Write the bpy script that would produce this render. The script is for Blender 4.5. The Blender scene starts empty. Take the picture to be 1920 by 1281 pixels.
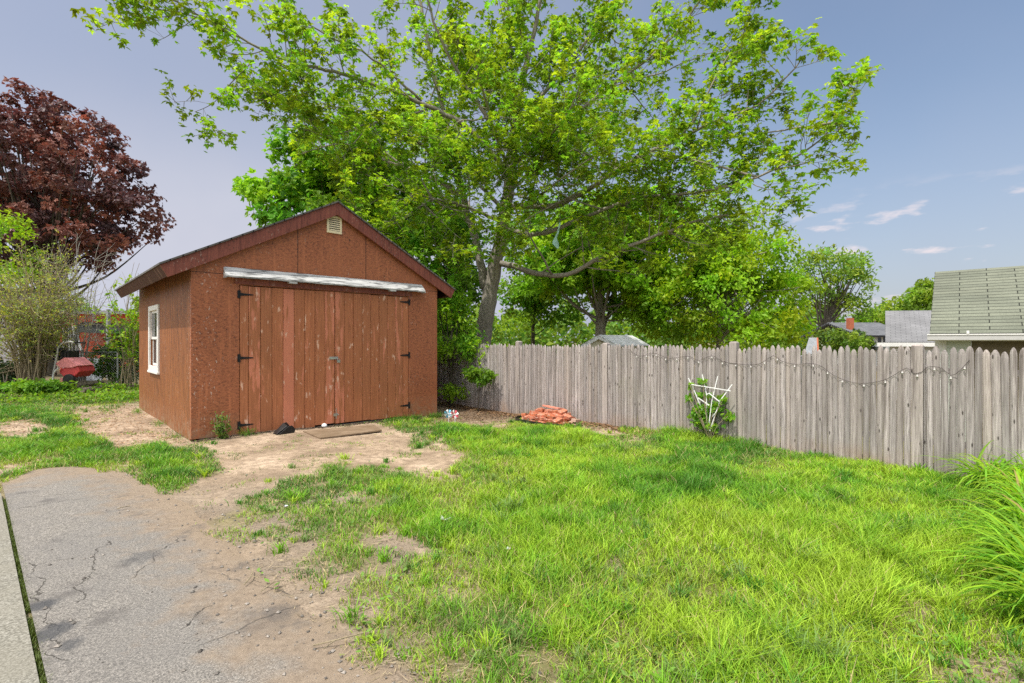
import bpy, math, random
import numpy as np
from mathutils import Vector
rng = np.random.default_rng(11); random.seed(11)
scene = bpy.context.scene
C = scene.collection
R = math.radians
K, HZ, CH = 927.0, 638.0, 1.6          # focal length in photo pixels, horizon row, eye height

def P(px, py, Y): return np.array([(px-960)/K*Y, Y, CH-(py-HZ)/K*Y])
def G(px, py):
    Y = K*CH/(py-HZ); return np.array([(px-960)/K*Y, Y, 0.0])
def U(a, b, n=None): return rng.uniform(a, b, n)
def nrm(a):
    a = np.asarray(a, float)
    return a/np.maximum(np.linalg.norm(a, axis=-1, keepdims=True), 1e-9)
def rdir(n): return nrm(rng.normal(size=(n, 3)))
def sstep(a, b, x):
    t = np.clip((x-a)/(b-a), 0, 1); return t*t*(3-2*t)
_lat = {}
def vnoise(x, y, sc, seed=0):
    if seed not in _lat: _lat[seed] = np.random.default_rng(100+seed).random((128, 128))
    L = _lat[seed]; x = np.asarray(x)*sc+500; y = np.asarray(y)*sc+500
    xi = np.floor(x).astype(int); yi = np.floor(y).astype(int); fx = x-xi; fy = y-yi
    fx = fx*fx*(3-2*fx); fy = fy*fy*(3-2*fy)
    g = lambda i, j: L[i % 128, j % 128]
    return (g(xi, yi)*(1-fx)+g(xi+1, yi)*fx)*(1-fy)+(g(xi, yi+1)*(1-fx)+g(xi+1, yi+1)*fx)*fy
def fbm(x, y, sc, seed=0):
    return (vnoise(x, y, sc, seed)+.5*vnoise(x, y, sc*2.1, seed+1)+.25*vnoise(x, y, sc*4.3, seed+2))/1.75

# ------------------------------------------------------------------ meshes
class MB:
    def __init__(s): s.V = []; s.T = []; s.Q = []; s.N = []; s.Cc = []; s.n = 0
    def add(s, V, quads=None, tris=None, ngons=None, col=None):
        V = np.asarray(V, float).reshape(-1, 3); o = s.n
        s.V.append(V); s.n += len(V)
        if col is None: col = np.ones(3)
        col = np.asarray(col, float)
        if col.ndim == 1: col = np.tile(col, (len(V), 1))
        s.Cc.append(col)
        if quads is not None and len(quads): s.Q.append(np.asarray(quads).reshape(-1, 4)+o)
        if tris is not None and len(tris): s.T.append(np.asarray(tris).reshape(-1, 3)+o)
        if ngons is not None: s.N += [[i+o for i in f] for f in ngons]
    def hexa(s, v, col=None):           # 8 corners: bottom ring then top ring (counter-clockwise)
        s.add(v, [[3, 2, 1, 0], [4, 5, 6, 7], [0, 1, 5, 4], [1, 2, 6, 5], [2, 3, 7, 6], [3, 0, 4, 7]], col=col)
    def box(s, x0, x1, y0, y1, z0, z1, col=None):
        s.hexa([(x0, y0, z0), (x1, y0, z0), (x1, y1, z0), (x0, y1, z0),
                (x0, y0, z1), (x1, y0, z1), (x1, y1, z1), (x0, y1, z1)], col)
    def prism(s, poly, d, col=None):    # poly (n,3) extruded along d
        p = np.asarray(poly, float); n = len(p); q = p+np.asarray(d, float)
        s.add(np.vstack([p, q]), ngons=[list(range(n))[::-1], list(range(n, 2*n))] +
              [[i, (i+1) % n, n+(i+1) % n, n+i] for i in range(n)], col=col)
    def tube(s, pts, rad, sides=6, col=None, cap=True):
        p = np.asarray(pts, float); n = len(p)
        rad = np.broadcast_to(np.asarray(rad, float), (n,)) if np.ndim(rad) else np.full(n, rad)
        t = np.gradient(p, axis=0) if n > 1 else p
        t = nrm(t)
        ref = np.array([0, 0, 1.]) if abs(t[0, 2]) < .9 else np.array([1., 0, 0])
        a = nrm(np.cross(t, ref)); b = np.cross(t, a)
        for i in range(1, n):
            if np.dot(a[i], a[i-1]) < 0: a[i] *= -1; b[i] *= -1
        ang = np.arange(sides)*2*math.pi/sides
        ring = p[:, None, :]+rad[:, None, None]*(np.cos(ang)[None, :, None]*a[:, None, :]+np.sin(ang)[None, :, None]*b[:, None, :])
        i = np.arange(n-1)[:, None]*sides; j = np.arange(sides)[None, :]; j2 = (j+1) % sides
        q = np.stack([i+j, i+j2, i+sides+j2, i+sides+j], -1).reshape(-1, 4)
        ng = [list(range(sides))[::-1], list(range((n-1)*sides, n*sides))] if cap and sides > 3 else None
        s.add(ring.reshape(-1, 3), q, ngons=ng, col=col)
    def build(s, name, mat, parent=None, origin=None, smooth=False, bevel=0):
        V = np.vstack(s.V); org = np.zeros(3) if origin is None else np.asarray(origin, float)
        V = V-org
        loops = []; starts = []; k = 0
        for arr, w in ((s.Q, 4), (s.T, 3)):
            if arr:
                a = np.vstack(arr); loops.append(a.ravel()); starts.append(k+np.arange(len(a))*w); k += a.size
        if s.N:
            l = np.array([i for f in s.N for i in f]); ln = np.array([len(f) for f in s.N])
            loops.append(l); starts.append(k+np.concatenate([[0], np.cumsum(ln)[:-1]])); k += len(l)
        loops = np.concatenate(loops).astype(np.int32); starts = np.concatenate(starts).astype(np.int32)
        me = bpy.data.meshes.new(name)
        me.vertices.add(len(V)); me.vertices.foreach_set('co', V.astype(np.float32).ravel())
        me.loops.add(len(loops)); me.loops.foreach_set('vertex_index', loops)
        me.polygons.add(len(starts)); me.polygons.foreach_set('loop_start', starts)
        if smooth: me.polygons.foreach_set('use_smooth', np.ones(len(starts), bool))
        else: me.polygons.foreach_set('use_smooth', np.zeros(len(starts), bool))
        me.update(calc_edges=True); me.validate()
        ca = me.color_attributes.new('Col', 'FLOAT_COLOR', 'POINT')
        cc = np.ones((len(V), 4), np.float32); cc[:, :3] = np.vstack(s.Cc)
        ca.data.foreach_set('color', cc.ravel())
        me.materials.append(mat)
        o = bpy.data.objects.new(name, me); C.objects.link(o)
        if parent is not None: o.parent = parent
        else: o.location = org
        if bevel:
            b = o.modifiers.new('bevel', 'BEVEL'); b.width = bevel; b.segments = 2; b.limit_method = 'ANGLE'; b.angle_limit = R(40)
        return o
def tag(o, label=None, cat=None, group=None, kind=None):
    if label: o['label'] = label
    if cat: o['category'] = cat
    if group: o['group'] = group
    if kind: o['kind'] = kind
    return o
def thing(name, label, cat, loc=(0, 0, 0), rotz=0.0, group=None):
    o = bpy.data.objects.new(name, None); C.objects.link(o); o.empty_display_size = .2
    o.location = loc; o.rotation_euler = (0, 0, rotz)
    return tag(o, label, cat, group)
def smooth_line(pts, step=.25, cols=None):
    p = np.asarray(pts, float)
    q = np.vstack([2*p[0]-p[1], p, 2*p[-1]-p[-2]]); out = []
    for i in range(1, len(q)-2):
        n = max(2, int(np.linalg.norm(q[i+1][:3]-q[i][:3])/step))
        t = np.linspace(0, 1, n, endpoint=False)[:, None]
        out.append(.5*((2*q[i])+(-q[i-1]+q[i+1])*t+(2*q[i-1]-5*q[i]+4*q[i+1]-q[i+2])*t**2+(-q[i-1]+3*q[i]-3*q[i+1]+q[i+2])*t**3))
    return np.vstack(out+[p[-1:]])

# ------------------------------------------------------------------ materials
class NT:
    def __init__(s, name):
        s.m = bpy.data.materials.new(name); s.m.use_nodes = True
        s.t = s.m.node_tree; s.t.nodes.clear()
        s.out = s.t.nodes.new('ShaderNodeOutputMaterial')
    def node(s, typ, **kw):
        n = s.t.nodes.new(typ)
        for k, v in kw.items(): setattr(n, k, v)
        return n
    def put(s, sock, v):
        if v is None: return
        if isinstance(v, bpy.types.NodeSocket): s.t.links.new(v, sock)
        elif isinstance(v, (tuple, list)) and len(v) == 3 and sock.type == 'RGBA': sock.default_value = (*v, 1)
        else: sock.default_value = v
    def co(s, kind='Object'): return s.node('ShaderNodeTexCoord').outputs[kind]
    def map(s, v, scale=(1, 1, 1), loc=(0, 0, 0), rot=(0, 0, 0)):
        n = s.node('ShaderNodeMapping'); s.put(n.inputs[0], v)
        n.inputs['Scale'].default_value = scale; n.inputs['Location'].default_value = loc; n.inputs['Rotation'].default_value = rot
        return n.outputs[0]
    def noise(s, v, scale, detail=3, rough=.55, dist=0, out=0):
        n = s.node('ShaderNodeTexNoise'); s.put(n.inputs['Vector'], v); n.inputs['Scale'].default_value = scale
        n.inputs['Detail'].default_value = detail; n.inputs['Roughness'].default_value = rough; n.inputs['Distortion'].default_value = dist
        return n.outputs[out]
    def voro(s, v, scale, out='Distance', feature='F1', rnd=1):
        n = s.node('ShaderNodeTexVoronoi', feature=feature); s.put(n.inputs['Vector'], v)
        n.inputs['Scale'].default_value = scale; n.inputs['Randomness'].default_value = rnd
        return n.outputs[out]
    def ramp(s, f, stops, interp='LINEAR'):
        n = s.node('ShaderNodeValToRGB'); n.color_ramp.interpolation = interp; e = n.color_ramp.elements
        while len(e) < len(stops): e.new(.5)
        for i, (p, c) in enumerate(stops):
            e[i].position = p; c = (c, c, c) if not isinstance(c, (tuple, list)) else c; e[i].color = (*c, 1)
        s.put(n.inputs[0], f); return n.outputs[0]
    def mix(s, f, a, b, blend='MIX'):
        n = s.node('ShaderNodeMix', data_type='RGBA', blend_type=blend)
        s.put(n.inputs[0], f); s.put(n.inputs[6], a); s.put(n.inputs[7], b); return n.outputs[2]
    def math(s, op, a, b=None, c=None, clamp=False):
        n = s.node('ShaderNodeMath', operation=op, use_clamp=clamp); s.put(n.inputs[0], a); s.put(n.inputs[1], b)
        if c is not None: s.put(n.inputs[2], c)
        return n.outputs[0]
    def sep(s, v):
        n = s.node('ShaderNodeSeparateXYZ'); s.put(n.inputs[0], v); return n.outputs
    def comb(s, x, y, z):
        n = s.node('ShaderNodeCombineXYZ'); s.put(n.inputs[0], x); s.put(n.inputs[1], y); s.put(n.inputs[2], z); return n.outputs[0]
    def attr(s, name='Col', out='Color'):
        n = s.node('ShaderNodeAttribute', attribute_name=name); return n.outputs[out]
    def bump(s, h, strength=.4, dist=.01):
        n = s.node('ShaderNodeBump'); s.put(n.inputs['Height'], h); n.inputs['Strength'].default_value = strength
        n.inputs['Distance'].default_value = dist; return n.outputs[0]
    def pbr(s, col, rough=.7, bump=None, metal=0, spec=.35):
        n = s.node('ShaderNodeBsdfPrincipled'); s.put(n.inputs['Base Color'], col); s.put(n.inputs['Roughness'], rough)
        n.inputs['Metallic'].default_value = metal; n.inputs['Specular IOR Level'].default_value = spec
        if bump is not None: s.put(n.inputs['Normal'], bump)
        s.t.links.new(n.outputs[0], s.out.inputs[0]); return n
M = {}
def simple(name, col, rough=.6, metal=0, var=.15, scale=12, bump=.2):
    n = NT(name); v = n.co(); f = n.noise(v, scale, 4)
    lo = tuple(c*(1-var) for c in col); hi = tuple(min(1, c*(1+var)) for c in col)
    n.pbr(n.ramp(f, [(.3, lo), (.7, hi)]), rough, n.bump(n.noise(v, scale*6, 3), bump, .004), metal); M[name] = n.m; return n.m
def foliage(name, trans=.35, rough=.5, tint=(1.25, 1.15, .6)):
    n = NT(name); c = n.attr()
    p = n.node('ShaderNodeBsdfPrincipled'); n.put(p.inputs['Base Color'], c); p.inputs['Roughness'].default_value = rough
    p.inputs['Specular IOR Level'].default_value = .3
    t = n.node('ShaderNodeBsdfTranslucent'); n.put(t.inputs[0], n.mix(1.0, c, tint, 'MULTIPLY'))
    m = n.node('ShaderNodeMixShader'); m.inputs[0].default_value = trans
    n.t.links.new(p.outputs[0], m.inputs[1]); n.t.links.new(t.outputs[0], m.inputs[2]); n.t.links.new(m.outputs[0], n.out.inputs[0])
    M[name] = n.m; return n.m
foliage('leaf', .52, .5, (1.25, 1.25, .65)); foliage('grass', .3, .55, (1.2, 1.1, .6)); foliage('dark_red_leaf', .2, .45, (1.5, .8, .8))
foliage('petal', .15, .5, (1, 1, 1))

def bark(name, a, b):
    n = NT(name); v = n.co(); st = n.map(v, (6, 6, 1.2))
    f = n.noise(st, 3, 6, .65, .6); g = n.noise(v, 1.2, 3)
    c = n.mix(n.math('MULTIPLY', g, .5), n.ramp(f, [(.3, a), (.7, b)]), (b[0]*.9, b[1]*1.02, b[2]*.9))
    n.pbr(c, .9, n.bump(f, .9, .03)); M[name] = n.m
bark('bark', (.13, .11, .095), (.36, .31, .27)); bark('bark_dark', (.05, .04, .033), (.14, .115, .09)); bark('stem_tan', (.18, .135, .085), (.40, .32, .22))
bark('twig_grey', (.25, .22, .2), (.42, .39, .36))

# painted oriented strand board (front) in shed coordinates
def shed_paint(name, base, dark, light, grain, seams=False, chips=.0, streak=False):
    n = NT(name); v = n.co(); x, y, z = n.sep(v)
    big = n.noise(v, .9, 3);     flk = n.math('ADD', n.math('MULTIPLY', n.noise(n.map(v, (1, 1, 1.9), rot=(0, .7, 0)), 17, 3, .7), .6), n.math('MULTIPLY', n.noise(n.map(v, (1, 1, 1.7), rot=(0, -.6, 0)), 38, 3, .7), .4))
    gr = n.noise(n.map(v, (12, 12, .9)), 2.4, 6, .7)
    f = gr if grain else flk
    c = n.ramp(f, [(.38, dark), (.48, base), (.60, light)])
    c = n.mix(n.ramp(big, [(.35, 0.0), (.7, .5)]), c, light)
    # scuffed patches where bare weathered board shows through
    sc = n.ramp(n.noise(v, 21, 4, .7), [(.56, 0.0), (.62, 1.0)])
    reg = n.ramp(n.noise(v, 1.6, 4, .6), [(.44, 0.0), (.6, 1.0)])
    c = n.mix(n.math('MULTIPLY', n.math('MULTIPLY', sc, reg), .75), c, (.045, .024, .017))
    if chips:
        ch = n.ramp(n.noise(n.map(v, (1, 1, .55)), 30, 3, .65), [(.60, 0.0), (.64, 1.0)])
        edge = n.math('LESS_THAN', n.math('ADD', n.math('MULTIPLY', n.math('ABSOLUTE', n.math('SUBTRACT', x, .02)), 1.0), n.math('ABSOLUTE', n.math('MULTIPLY', y, 1.0))), .34)
        w = n.math('ADD', n.math('MULTIPLY', n.ramp(n.noise(v, 2.1, 2), [(.52, 0.0), (.66, 1.0)]), .55), n.math('MULTIPLY', edge, n.ramp(n.noise(v, 3.3, 2), [(.42, 0.0), (.55, 1.0)])), clamp=True)
        c = n.mix(n.math('MULTIPLY', n.math('MULTIPLY', ch, w), chips, clamp=True), c, (.62, .5, .42))
    h = f
    if seams:
        def line(a, p, wd): return n.math('LESS_THAN', n.math('ABSOLUTE', n.math('SUBTRACT', a, p)), wd)
        up = n.math('GREATER_THAN', z, 2.69)
        l = n.math('MULTIPLY', n.math('MAXIMUM', line(x, 1.655, .009), line(x, 2.99, .008)), up)
        l = n.math('MAXIMUM', l, line(z, 2.69, .006))
        c = n.mix(n.math('MULTIPLY', l, .85), c, (.03, .014, .01))
        # a run of rusty splash marks low on the board
        lo = n.ramp(z, [(.0, 1.0), (.9, 0.0)])
        c = n.mix(n.math('MULTIPLY', n.math('MULTIPLY', lo, n.noise(v, 3, 4)), .55), c, (.27, .10, .035))
    dst = n.math('MULTIPLY', n.ramp(z, [(.02, 1.0), (.42, 0.0)]), n.ramp(n.noise(v, 7, 5, .7), [(.42, 0.0), (.62, .8)]))
    c = n.mix(dst, c, (.30, .20, .125))
    dr = n.ramp(n.noise(n.map(v, (7, 7, .35)), 2.2, 4, .65), [(.54, 0.0), (.68, .55)])      # long drip and fade streaks
    c = n.mix(dr, c, tuple(min(1, q*1.25) for q in light))
    n.pbr(c, .55, n.bump(h, .35, .006)); M[name] = n.m
shed_paint('front_board', (.30, .098, .044), (.10, .034, .02), (.42, .148, .066), False, True, .9)
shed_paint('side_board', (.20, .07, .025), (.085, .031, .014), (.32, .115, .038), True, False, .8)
shed_paint('brown_trim', (.19, .055, .038), (.12, .034, .024), (.25, .078, .052), True, False, .8)
n = NT('shaded_peeling_fascia'); v = n.co(); f = n.noise(n.map(v, (1, 9, .5)), 2.2, 4, .7)
n.pbr(n.ramp(f, [(.3, (.05, .016, .012)), (.58, (.075, .026, .018)), (.66, (.30, .18, .13)), (.8, (.42, .32, .26))]), .7, n.bump(f, .4, .004)); M['shaded_peeling_fascia'] = n.m  # shade of the down-tilted fascia painted into the dark brown; pale streaks are peeling

n = NT('door_planks'); v = n.co(); x, y, z = n.sep(v); a = n.attr(); ar, ag, ab = n.sep(a)
v2 = n.comb(n.math('ADD', x, n.math('MULTIPLY', ar, 37.0)), y, n.math('ADD', z, n.math('MULTIPLY', ag, 11.0)))
g = n.noise(n.map(v2, (26, 26, .8)), 3, 6, .7)
c = n.ramp(g, [(.3, (.26, .086, .036)), (.5, (.42, .148, .062)), (.7, (.53, .20, .09))])
c = n.mix(n.math('MULTIPLY', ar, .5), c, (.28, .115, .05))
old = n.noise(n.map(v2, (5, 5, .7)), 2.0, 5, .65)
fade = n.ramp(n.math('ADD', old, n.math('MULTIPLY', ab, .36)), [(.60, 0.0), (.66, 1.0)])
c = n.mix(n.math('MULTIPLY', fade, .85), c, (.60, .215, .125))
pk = n.ramp(n.noise(n.map(v2, (1, 1, .35)), 13, 4, .65), [(.60, 0.0), (.64, 1.0)])
rg = n.ramp(n.noise(v2, 2.4, 2), [(.46, 0.0), (.56, 1.0)])
c = n.mix(n.math('MULTIPLY', n.math('MULTIPLY', pk, rg), .9), c, (.72, .46, .33))
n.pbr(c, .55, n.bump(g, .25, .004)); M['door_planks'] = n.m

n = NT('flaking_white'); v = n.co()
f = n.noise(n.map(v, (.5, 2.2, 3.4)), 7, 5, .62, .6)
c = n.ramp(f, [(.36, (.13, .13, .13)), (.45, (.28, .285, .285)), (.5, (.47, .475, .475)), (.7, (.60, .60, .59))])
n.pbr(c, .85, n.bump(f, .3, .004), spec=.2); M['flaking_white'] = n.m

n = NT('fence_wood'); v = n.co(); x, y, z = n.sep(v); a = n.attr(); ar, ag, ab = n.sep(a)
v2 = n.comb(n.math('ADD', x, n.math('MULTIPLY', ar, 51.0)), y, n.math('ADD', z, n.math('MULTIPLY', ag, 23.0)))
g = n.noise(n.map(v2, (38, 38, 1.1)), 3, 7, .72, .5); g2 = n.noise(n.map(v2, (9, 9, .8)), 2.5, 4, .6)
c = n.ramp(g, [(.34, (.12, .105, .10)), (.45, (.38, .337, .328)), (.6, (.66, .595, .58))])
c = n.mix(n.ramp(g2, [(.35, 0.0), (.75, .6)]), c, (.25, .225, .215))
c = n.mix(n.math('MULTIPLY', ab, .6), c, (.41, .34, .29))
c = n.mix(n.math('MULTIPLY', n.math('SUBTRACT', 1.0, ar), .5), c, (.165, .152, .148))
kn = n.voro(n.map(v2, (9, .5, 2.6)), 1.7, 'Distance')
c = n.mix(n.ramp(kn, [(.08, .95), (.15, 0.0)]), c, (.055, .045, .04))
lo = n.math('MULTIPLY', n.ramp(z, [(.0, 1.0), (.28, 0.0)]), n.ramp(n.noise(v, 3, 4), [(.35, 0.0), (.65, 1.0)]))
c = n.mix(n.math('MULTIPLY', lo, .6), c, (.33, .21, .13))
stn = n.ramp(n.noise(n.map(v2, (16, 16, .5)), 1.6, 4, .6), [(.52, 0.0), (.66, .8)])
c = n.mix(stn, c, (.16, .135, .125))
moss = n.math('MULTIPLY', n.ramp(n.noise(v, .8, 4), [(.55, 0.0), (.7, 1.0)]), n.ramp(g, [(.4, 0.0), (.6, 1.0)]))
c = n.mix(n.math('MULTIPLY', moss, .25), c, (.22, .23, .14))
n.pbr(c, .85, n.bump(g, .5, .006)); M['fence_wood'] = n.m

def shingles(name, a, b, w, h, line=.15):
    n = NT(name); uv = n.attr('Col'); u_, v_, _ = n.sep(uv)          # roof coordinates in metres are stored on the mesh
    br = n.node('ShaderNodeTexBrick'); n.put(br.inputs['Vector'], n.comb(u_, v_, 0.0))
    br.inputs['Scale'].default_value = 1; br.inputs['Brick Width'].default_value = w; br.inputs['Row Height'].default_value = h
    br.inputs['Mortar Size'].default_value = .009; br.inputs['Mortar Smooth'].default_value = .2
    br.offset = .5
    n.put(br.inputs['Color1'], a); n.put(br.inputs['Color2'], b); n.put(br.inputs['Mortar'], tuple(x*line for x in a))
    ns = n.noise(n.co(), 60, 3); c = n.mix(1.0, br.outputs[0], n.ramp(ns, [(.3, .72), (.7, 1.2)]), 'MULTIPLY')
    c = n.mix(1.0, c, n.ramp(n.noise(n.co(), 1.2, 4), [(.3, .8), (.7, 1.12)]), 'MULTIPLY')
    n.pbr(c, .9, n.bump(n.math('MULTIPLY', br.outputs['Fac'], -1.0), .6, .01)); M[name] = n.m
shingles('green_shingles', (.155, .168, .13), (.20, .213, .163), .88, .127)
shingles('grey_shingles', (.20, .20, .21), (.23, .23, .24), .33, .13, .6)
shingles('dark_shingles', (.13, .135, .15), (.18, .185, .2), .33, .13)
shingles('pale_shingles', (.70, .70, .69), (.76, .76, .75), .33, .13, .75)
shingles('shed_shingles', (.10, .095, .09), (.15, .14, .13), .33, .13)

def siding(name, col, step=.12):
    n = NT(name); x, y, z = n.sep(n.co()); f = n.math('FRACT', n.math('DIVIDE', z, step))
    c = n.mix(n.ramp(f, [(.0, .55), (.08, 0.0)]), col, tuple(q*.45 for q in col))
    n.pbr(c, .6, n.bump(f, .5, .02)); M[name] = n.m
siding('cream_siding', (.72, .68, .50)); siding('white_siding', (.70, .71, .70)); siding('pale_siding', (.40, .40, .43)); siding('green_white_siding', (.56, .62, .56))
simple('white_paint', (.78, .78, .76), .5, var=.06); simple('grey_gutter', (.50, .50, .49), .4, var=.05)
simple('brown_door', (.16, .13, .08), .6); simple('iron_black', (.022, .022, .024), .5, .4); simple('steel', (.5, .5, .48), .35, .9)
simple('cream_plastic', (.76, .66, .44), .45, var=.06); simple('dark_gap', (.03, .026, .022), .9); simple('stone_base', (.11, .10, .09), .9, var=.4)
simple('red_wall', (.78, .12, .045), .6, var=.2, scale=3); simple('brick_red', (.40, .12, .06), .8); simple('red_plastic', (.55, .06, .06), .35)
simple('pink_panel', (.72, .25, .25), .4); simple('black_plastic', (.02, .02, .021), .35); simple('white_plastic', (.8, .8, .8), .4, var=.05)
simple('cord_dark', (.05, .04, .04), .7); simple('bulb_glass', (.62, .6, .58), .12, var=.05); simple('teal_plastic', (.42, .66, .60), .3, var=.1)
simple('blue_grey_panel', (.36, .40, .46), .6); simple('log_end', (.26, .22, .17), .9, var=.4); simple('paper_white', (.55, .56, .58), .7, var=.1)
simple('dry_leaf', (.45, .22, .06), .7, var=.3); simple('orange_board', (.75, .38, .06), .6); simple('galvanised', (.42, .43, .43), .45, .7)
simple('bright_tube', (.68, .68, .67), .4, .3); simple('pipe_dark', (.10, .12, .11), .6)
n = NT('window_glass'); n.pbr((.03, .035, .04), .04, spec=.8); M['window_glass'] = n.m
n = NT('plywood'); v = n.co(); g = n.noise(n.map(v, (1.2, 14, 14)), 3, 6, .7)
n.pbr(n.mix(n.ramp(n.noise(v, 4, 4), [(.4, 0.0), (.65, .6)]), n.ramp(g, [(.25, (.10, .068, .042)), (.75, (.27, .19, .115))]), (.30, .22, .15)), .85, n.bump(g, .4, .005)); M['plywood'] = n.m
n = NT('brick'); v = n.co(); a = n.attr(); oi = n.node('ShaderNodeObjectInfo').outputs['Random']
c = n.ramp(oi, [(.0, (.24, .06, .03)), (.25, (.45, .13, .055)), (.5, (.56, .20, .12)), (.75, (.38, .10, .04)), (.93, (.50, .36, .29))])
c = n.mix(n.ramp(n.noise(v, 22, 4, .7), [(.5, 0.0), (.66, .65)]), c, (.62, .50, .42))
c = n.mix(n.ramp(n.noise(v, 9, 4), [(.5, 0.0), (.75, .7)]), c, (.14, .06, .04))
n.pbr(c, .9, n.bump(n.noise(v, 60, 4), .6, .006)); M['brick'] = n.m

# ------------------------------------------------------------------ ground maps
sa = math.atan2(955, K); u = np.array([math.sin(sa), math.cos(sa)]); vv = np.array([-u[1], u[0]])
C0 = np.array([-5.069, 7.81]); SW, SL = 4.72, 5.3
f_dir = np.array([-.678, .735]); f_n = np.array([-.735, -.678]); F0 = np.array([4.92, 6.0])
def gz(x, y):
    x = np.asarray(x, float); y = np.asarray(y, float)
    z = -.10*np.exp(-((x+1.5)**2+(y-11.0)**2)/(2*1.7**2))
    near = np.exp(-((x+2.6)**2+(y-3.6)**2)/(2*2.2**2))
    z = z+(fbm(x, y, .7, 40)-.5)*.07*(1-.75*near)
    beyond = (x-F0[0])*(-f_n[0])+(y-F0[1])*(-f_n[1])        # past the fence the neighbour's land drops
    return z-.45*sstep(1.2, 4.0, beyond)*sstep(-3, 3, x+.4*y-4)
CP = [(30,775,.95),(100,790,.95),(40,803,.15),(80,806,.3),(100,830,1),(30,850,1),(160,850,1),(195,845,.8),(215,800,0),(250,780,0),(185,785,.15),
(280,820,0),(300,845,.95),(340,855,.8),(385,848,.5),(250,852,.75),(330,888,.85),(385,885,.6),(300,868,.95),(330,832,.1),(230,825,.1),(200,765,.5),(120,765,.6),(30,755,.6),(230,745,.6),
(420,930,0),(400,905,.15),(450,868,0),(420,845,.0),(500,840,0),(600,832,0),(700,822,0),(745,822,.1),(800,860,.12),(785,832,.45),(830,870,.12),(765,795,.6),(850,800,1),(900,830,1),
(560,905,.6),(620,888,.68),(700,890,.7),(545,930,.6),(480,905,.2),(485,945,.5),(600,965,.62),(690,935,.45),(725,918,.85),(770,960,.85),(520,1000,.4),(640,990,.55),(700,1012,.2),(745,1022,.12),
(660,1045,.55),(620,1080,.35),(560,1062,.32),(700,1100,.52),(800,1000,.85),(820,930,.62),(870,880,.6),(765,1080,.52),(850,1108,.36),(780,1150,.6),(700,1200,.32),(800,1235,.45),(850,1262,.42),
(900,1150,.65),(950,1100,.8),(1010,1240,.3),(950,1255,.6),(1060,1200,.85),(1000,1000,1),(950,950,.95),(1100,900,1),(1300,900,1),(1500,950,1),(1700,950,1),(1300,1150,.92),(1600,1100,1),
(1720,1150,.55),(1640,1150,1),(1780,1140,.85),(1700,1060,1),(1800,1200,.8),(1740,1215,.8),(1790,1060,1),(1780,960,1),(1150,1250,.72),(1290,1118,.7),(1450,1200,1),(1560,1250,.95),(1800,1262,.4),(1860,1272,.3),(1700,1230,.85),(1900,1230,.5),(1850,1100,.8),
(880,772,0),(945,776,.08),(985,796,.7),(1130,800,.15),(1200,808,.5),(1290,815,1),(1400,840,1),(1420,860,.6),(1600,880,.9),(1700,892,.9),(1800,880,.8),(1000,815,1),(1100,830,1),
(600,1110,.28),(680,1165,.33),(560,1040,.33),(735,1235,.3),(480,985,.28),(520,1085,.2),(600,1281,.0),(700,1281,.1),(470,1050,.0),(560,1130,.02),(640,1190,.05),(350,950,0),(520,870,.05),(590,860,.12),(690,850,.1),(560,880,.25),(860,780,.1),(20,880,.4),(100,872,.5),(240,878,.4)]
cpx = np.array(CP, float)
def dens(x, y):
    x = np.asarray(x, float); y = np.maximum(np.asarray(y, float), .6)
    px = 960+K*x/y; py = HZ+K*CH/y
    # interpolate between surveyed patches of lawn and bare earth
    num = np.zeros_like(px); den = np.zeros_like(px)
    for a, b, d in cpx:
        w = 1/(((px-a)/60)**2+((py-b)/32)**2+.03)**2
        num += w*d; den += w
    d = num/den; d = d+.045*np.exp(-((d-.45)/.2)**2)
    far = sstep(15, 19, y)
    return d*(1-far)+.9*far
EDGE = np.array([G(*q)[:2] for q in [(0,907),(35,886),(85,876),(140,872),(200,876),(255,890),(300,915),(340,945),(400,985),(440,1020),(490,1070),(560,1128),(640,1188),(720,1250),(760,1281)]])
EDGE = np.vstack([[-6.9, 5.3], EDGE, [-.15, 1.9], [.6, 1.1], [1.6, .2]])
JA, JB = np.array([-2.19, 2.306]), np.array([-4.87, 4.75])
jd = (JB-JA)/np.linalg.norm(JB-JA); jn = np.array([-jd[1], jd[0]])   # jn points to the concrete strip side (left / towards camera)
if jn[0] > 0: jn = -jn
def seg_dist(x, y, pl):
    d = np.full(x.shape, 1e9)
    for a, b in zip(pl[:-1], pl[1:]):
        ab = b-a; t = np.clip(((x-a[0])*ab[0]+(y-a[1])*ab[1])/(ab@ab), 0, 1)
        d = np.minimum(d, np.hypot(x-a[0]-t*ab[0], y-a[1]-t*ab[1]))
    return d
def inside(x, y, pl):
    r = np.zeros(x.shape, bool); n = len(pl)
    for i in range(n):
        a, b = pl[i], pl[(i+1) % n]
        if a[1] == b[1]: continue
        c = ((a[1] > y) != (b[1] > y)) & (x < (b[0]-a[0])*(y-a[1])/(b[1]-a[1])+a[0]); r ^= c
    return r
DRIVE = np.vstack([EDGE, [1.6, -3], JA-jd*6, JB+jd*2.6])
def shed_st(x, y): 
    dx, dy = x-C0[0], y-C0[1]; return dx*u[0]+dy*u[1], dx*vv[0]+dy*vv[1]
def beyond_fence(x, y): return (x-F0[0])*(-f_n[0])+(y-F0[1])*(-f_n[1])

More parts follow.
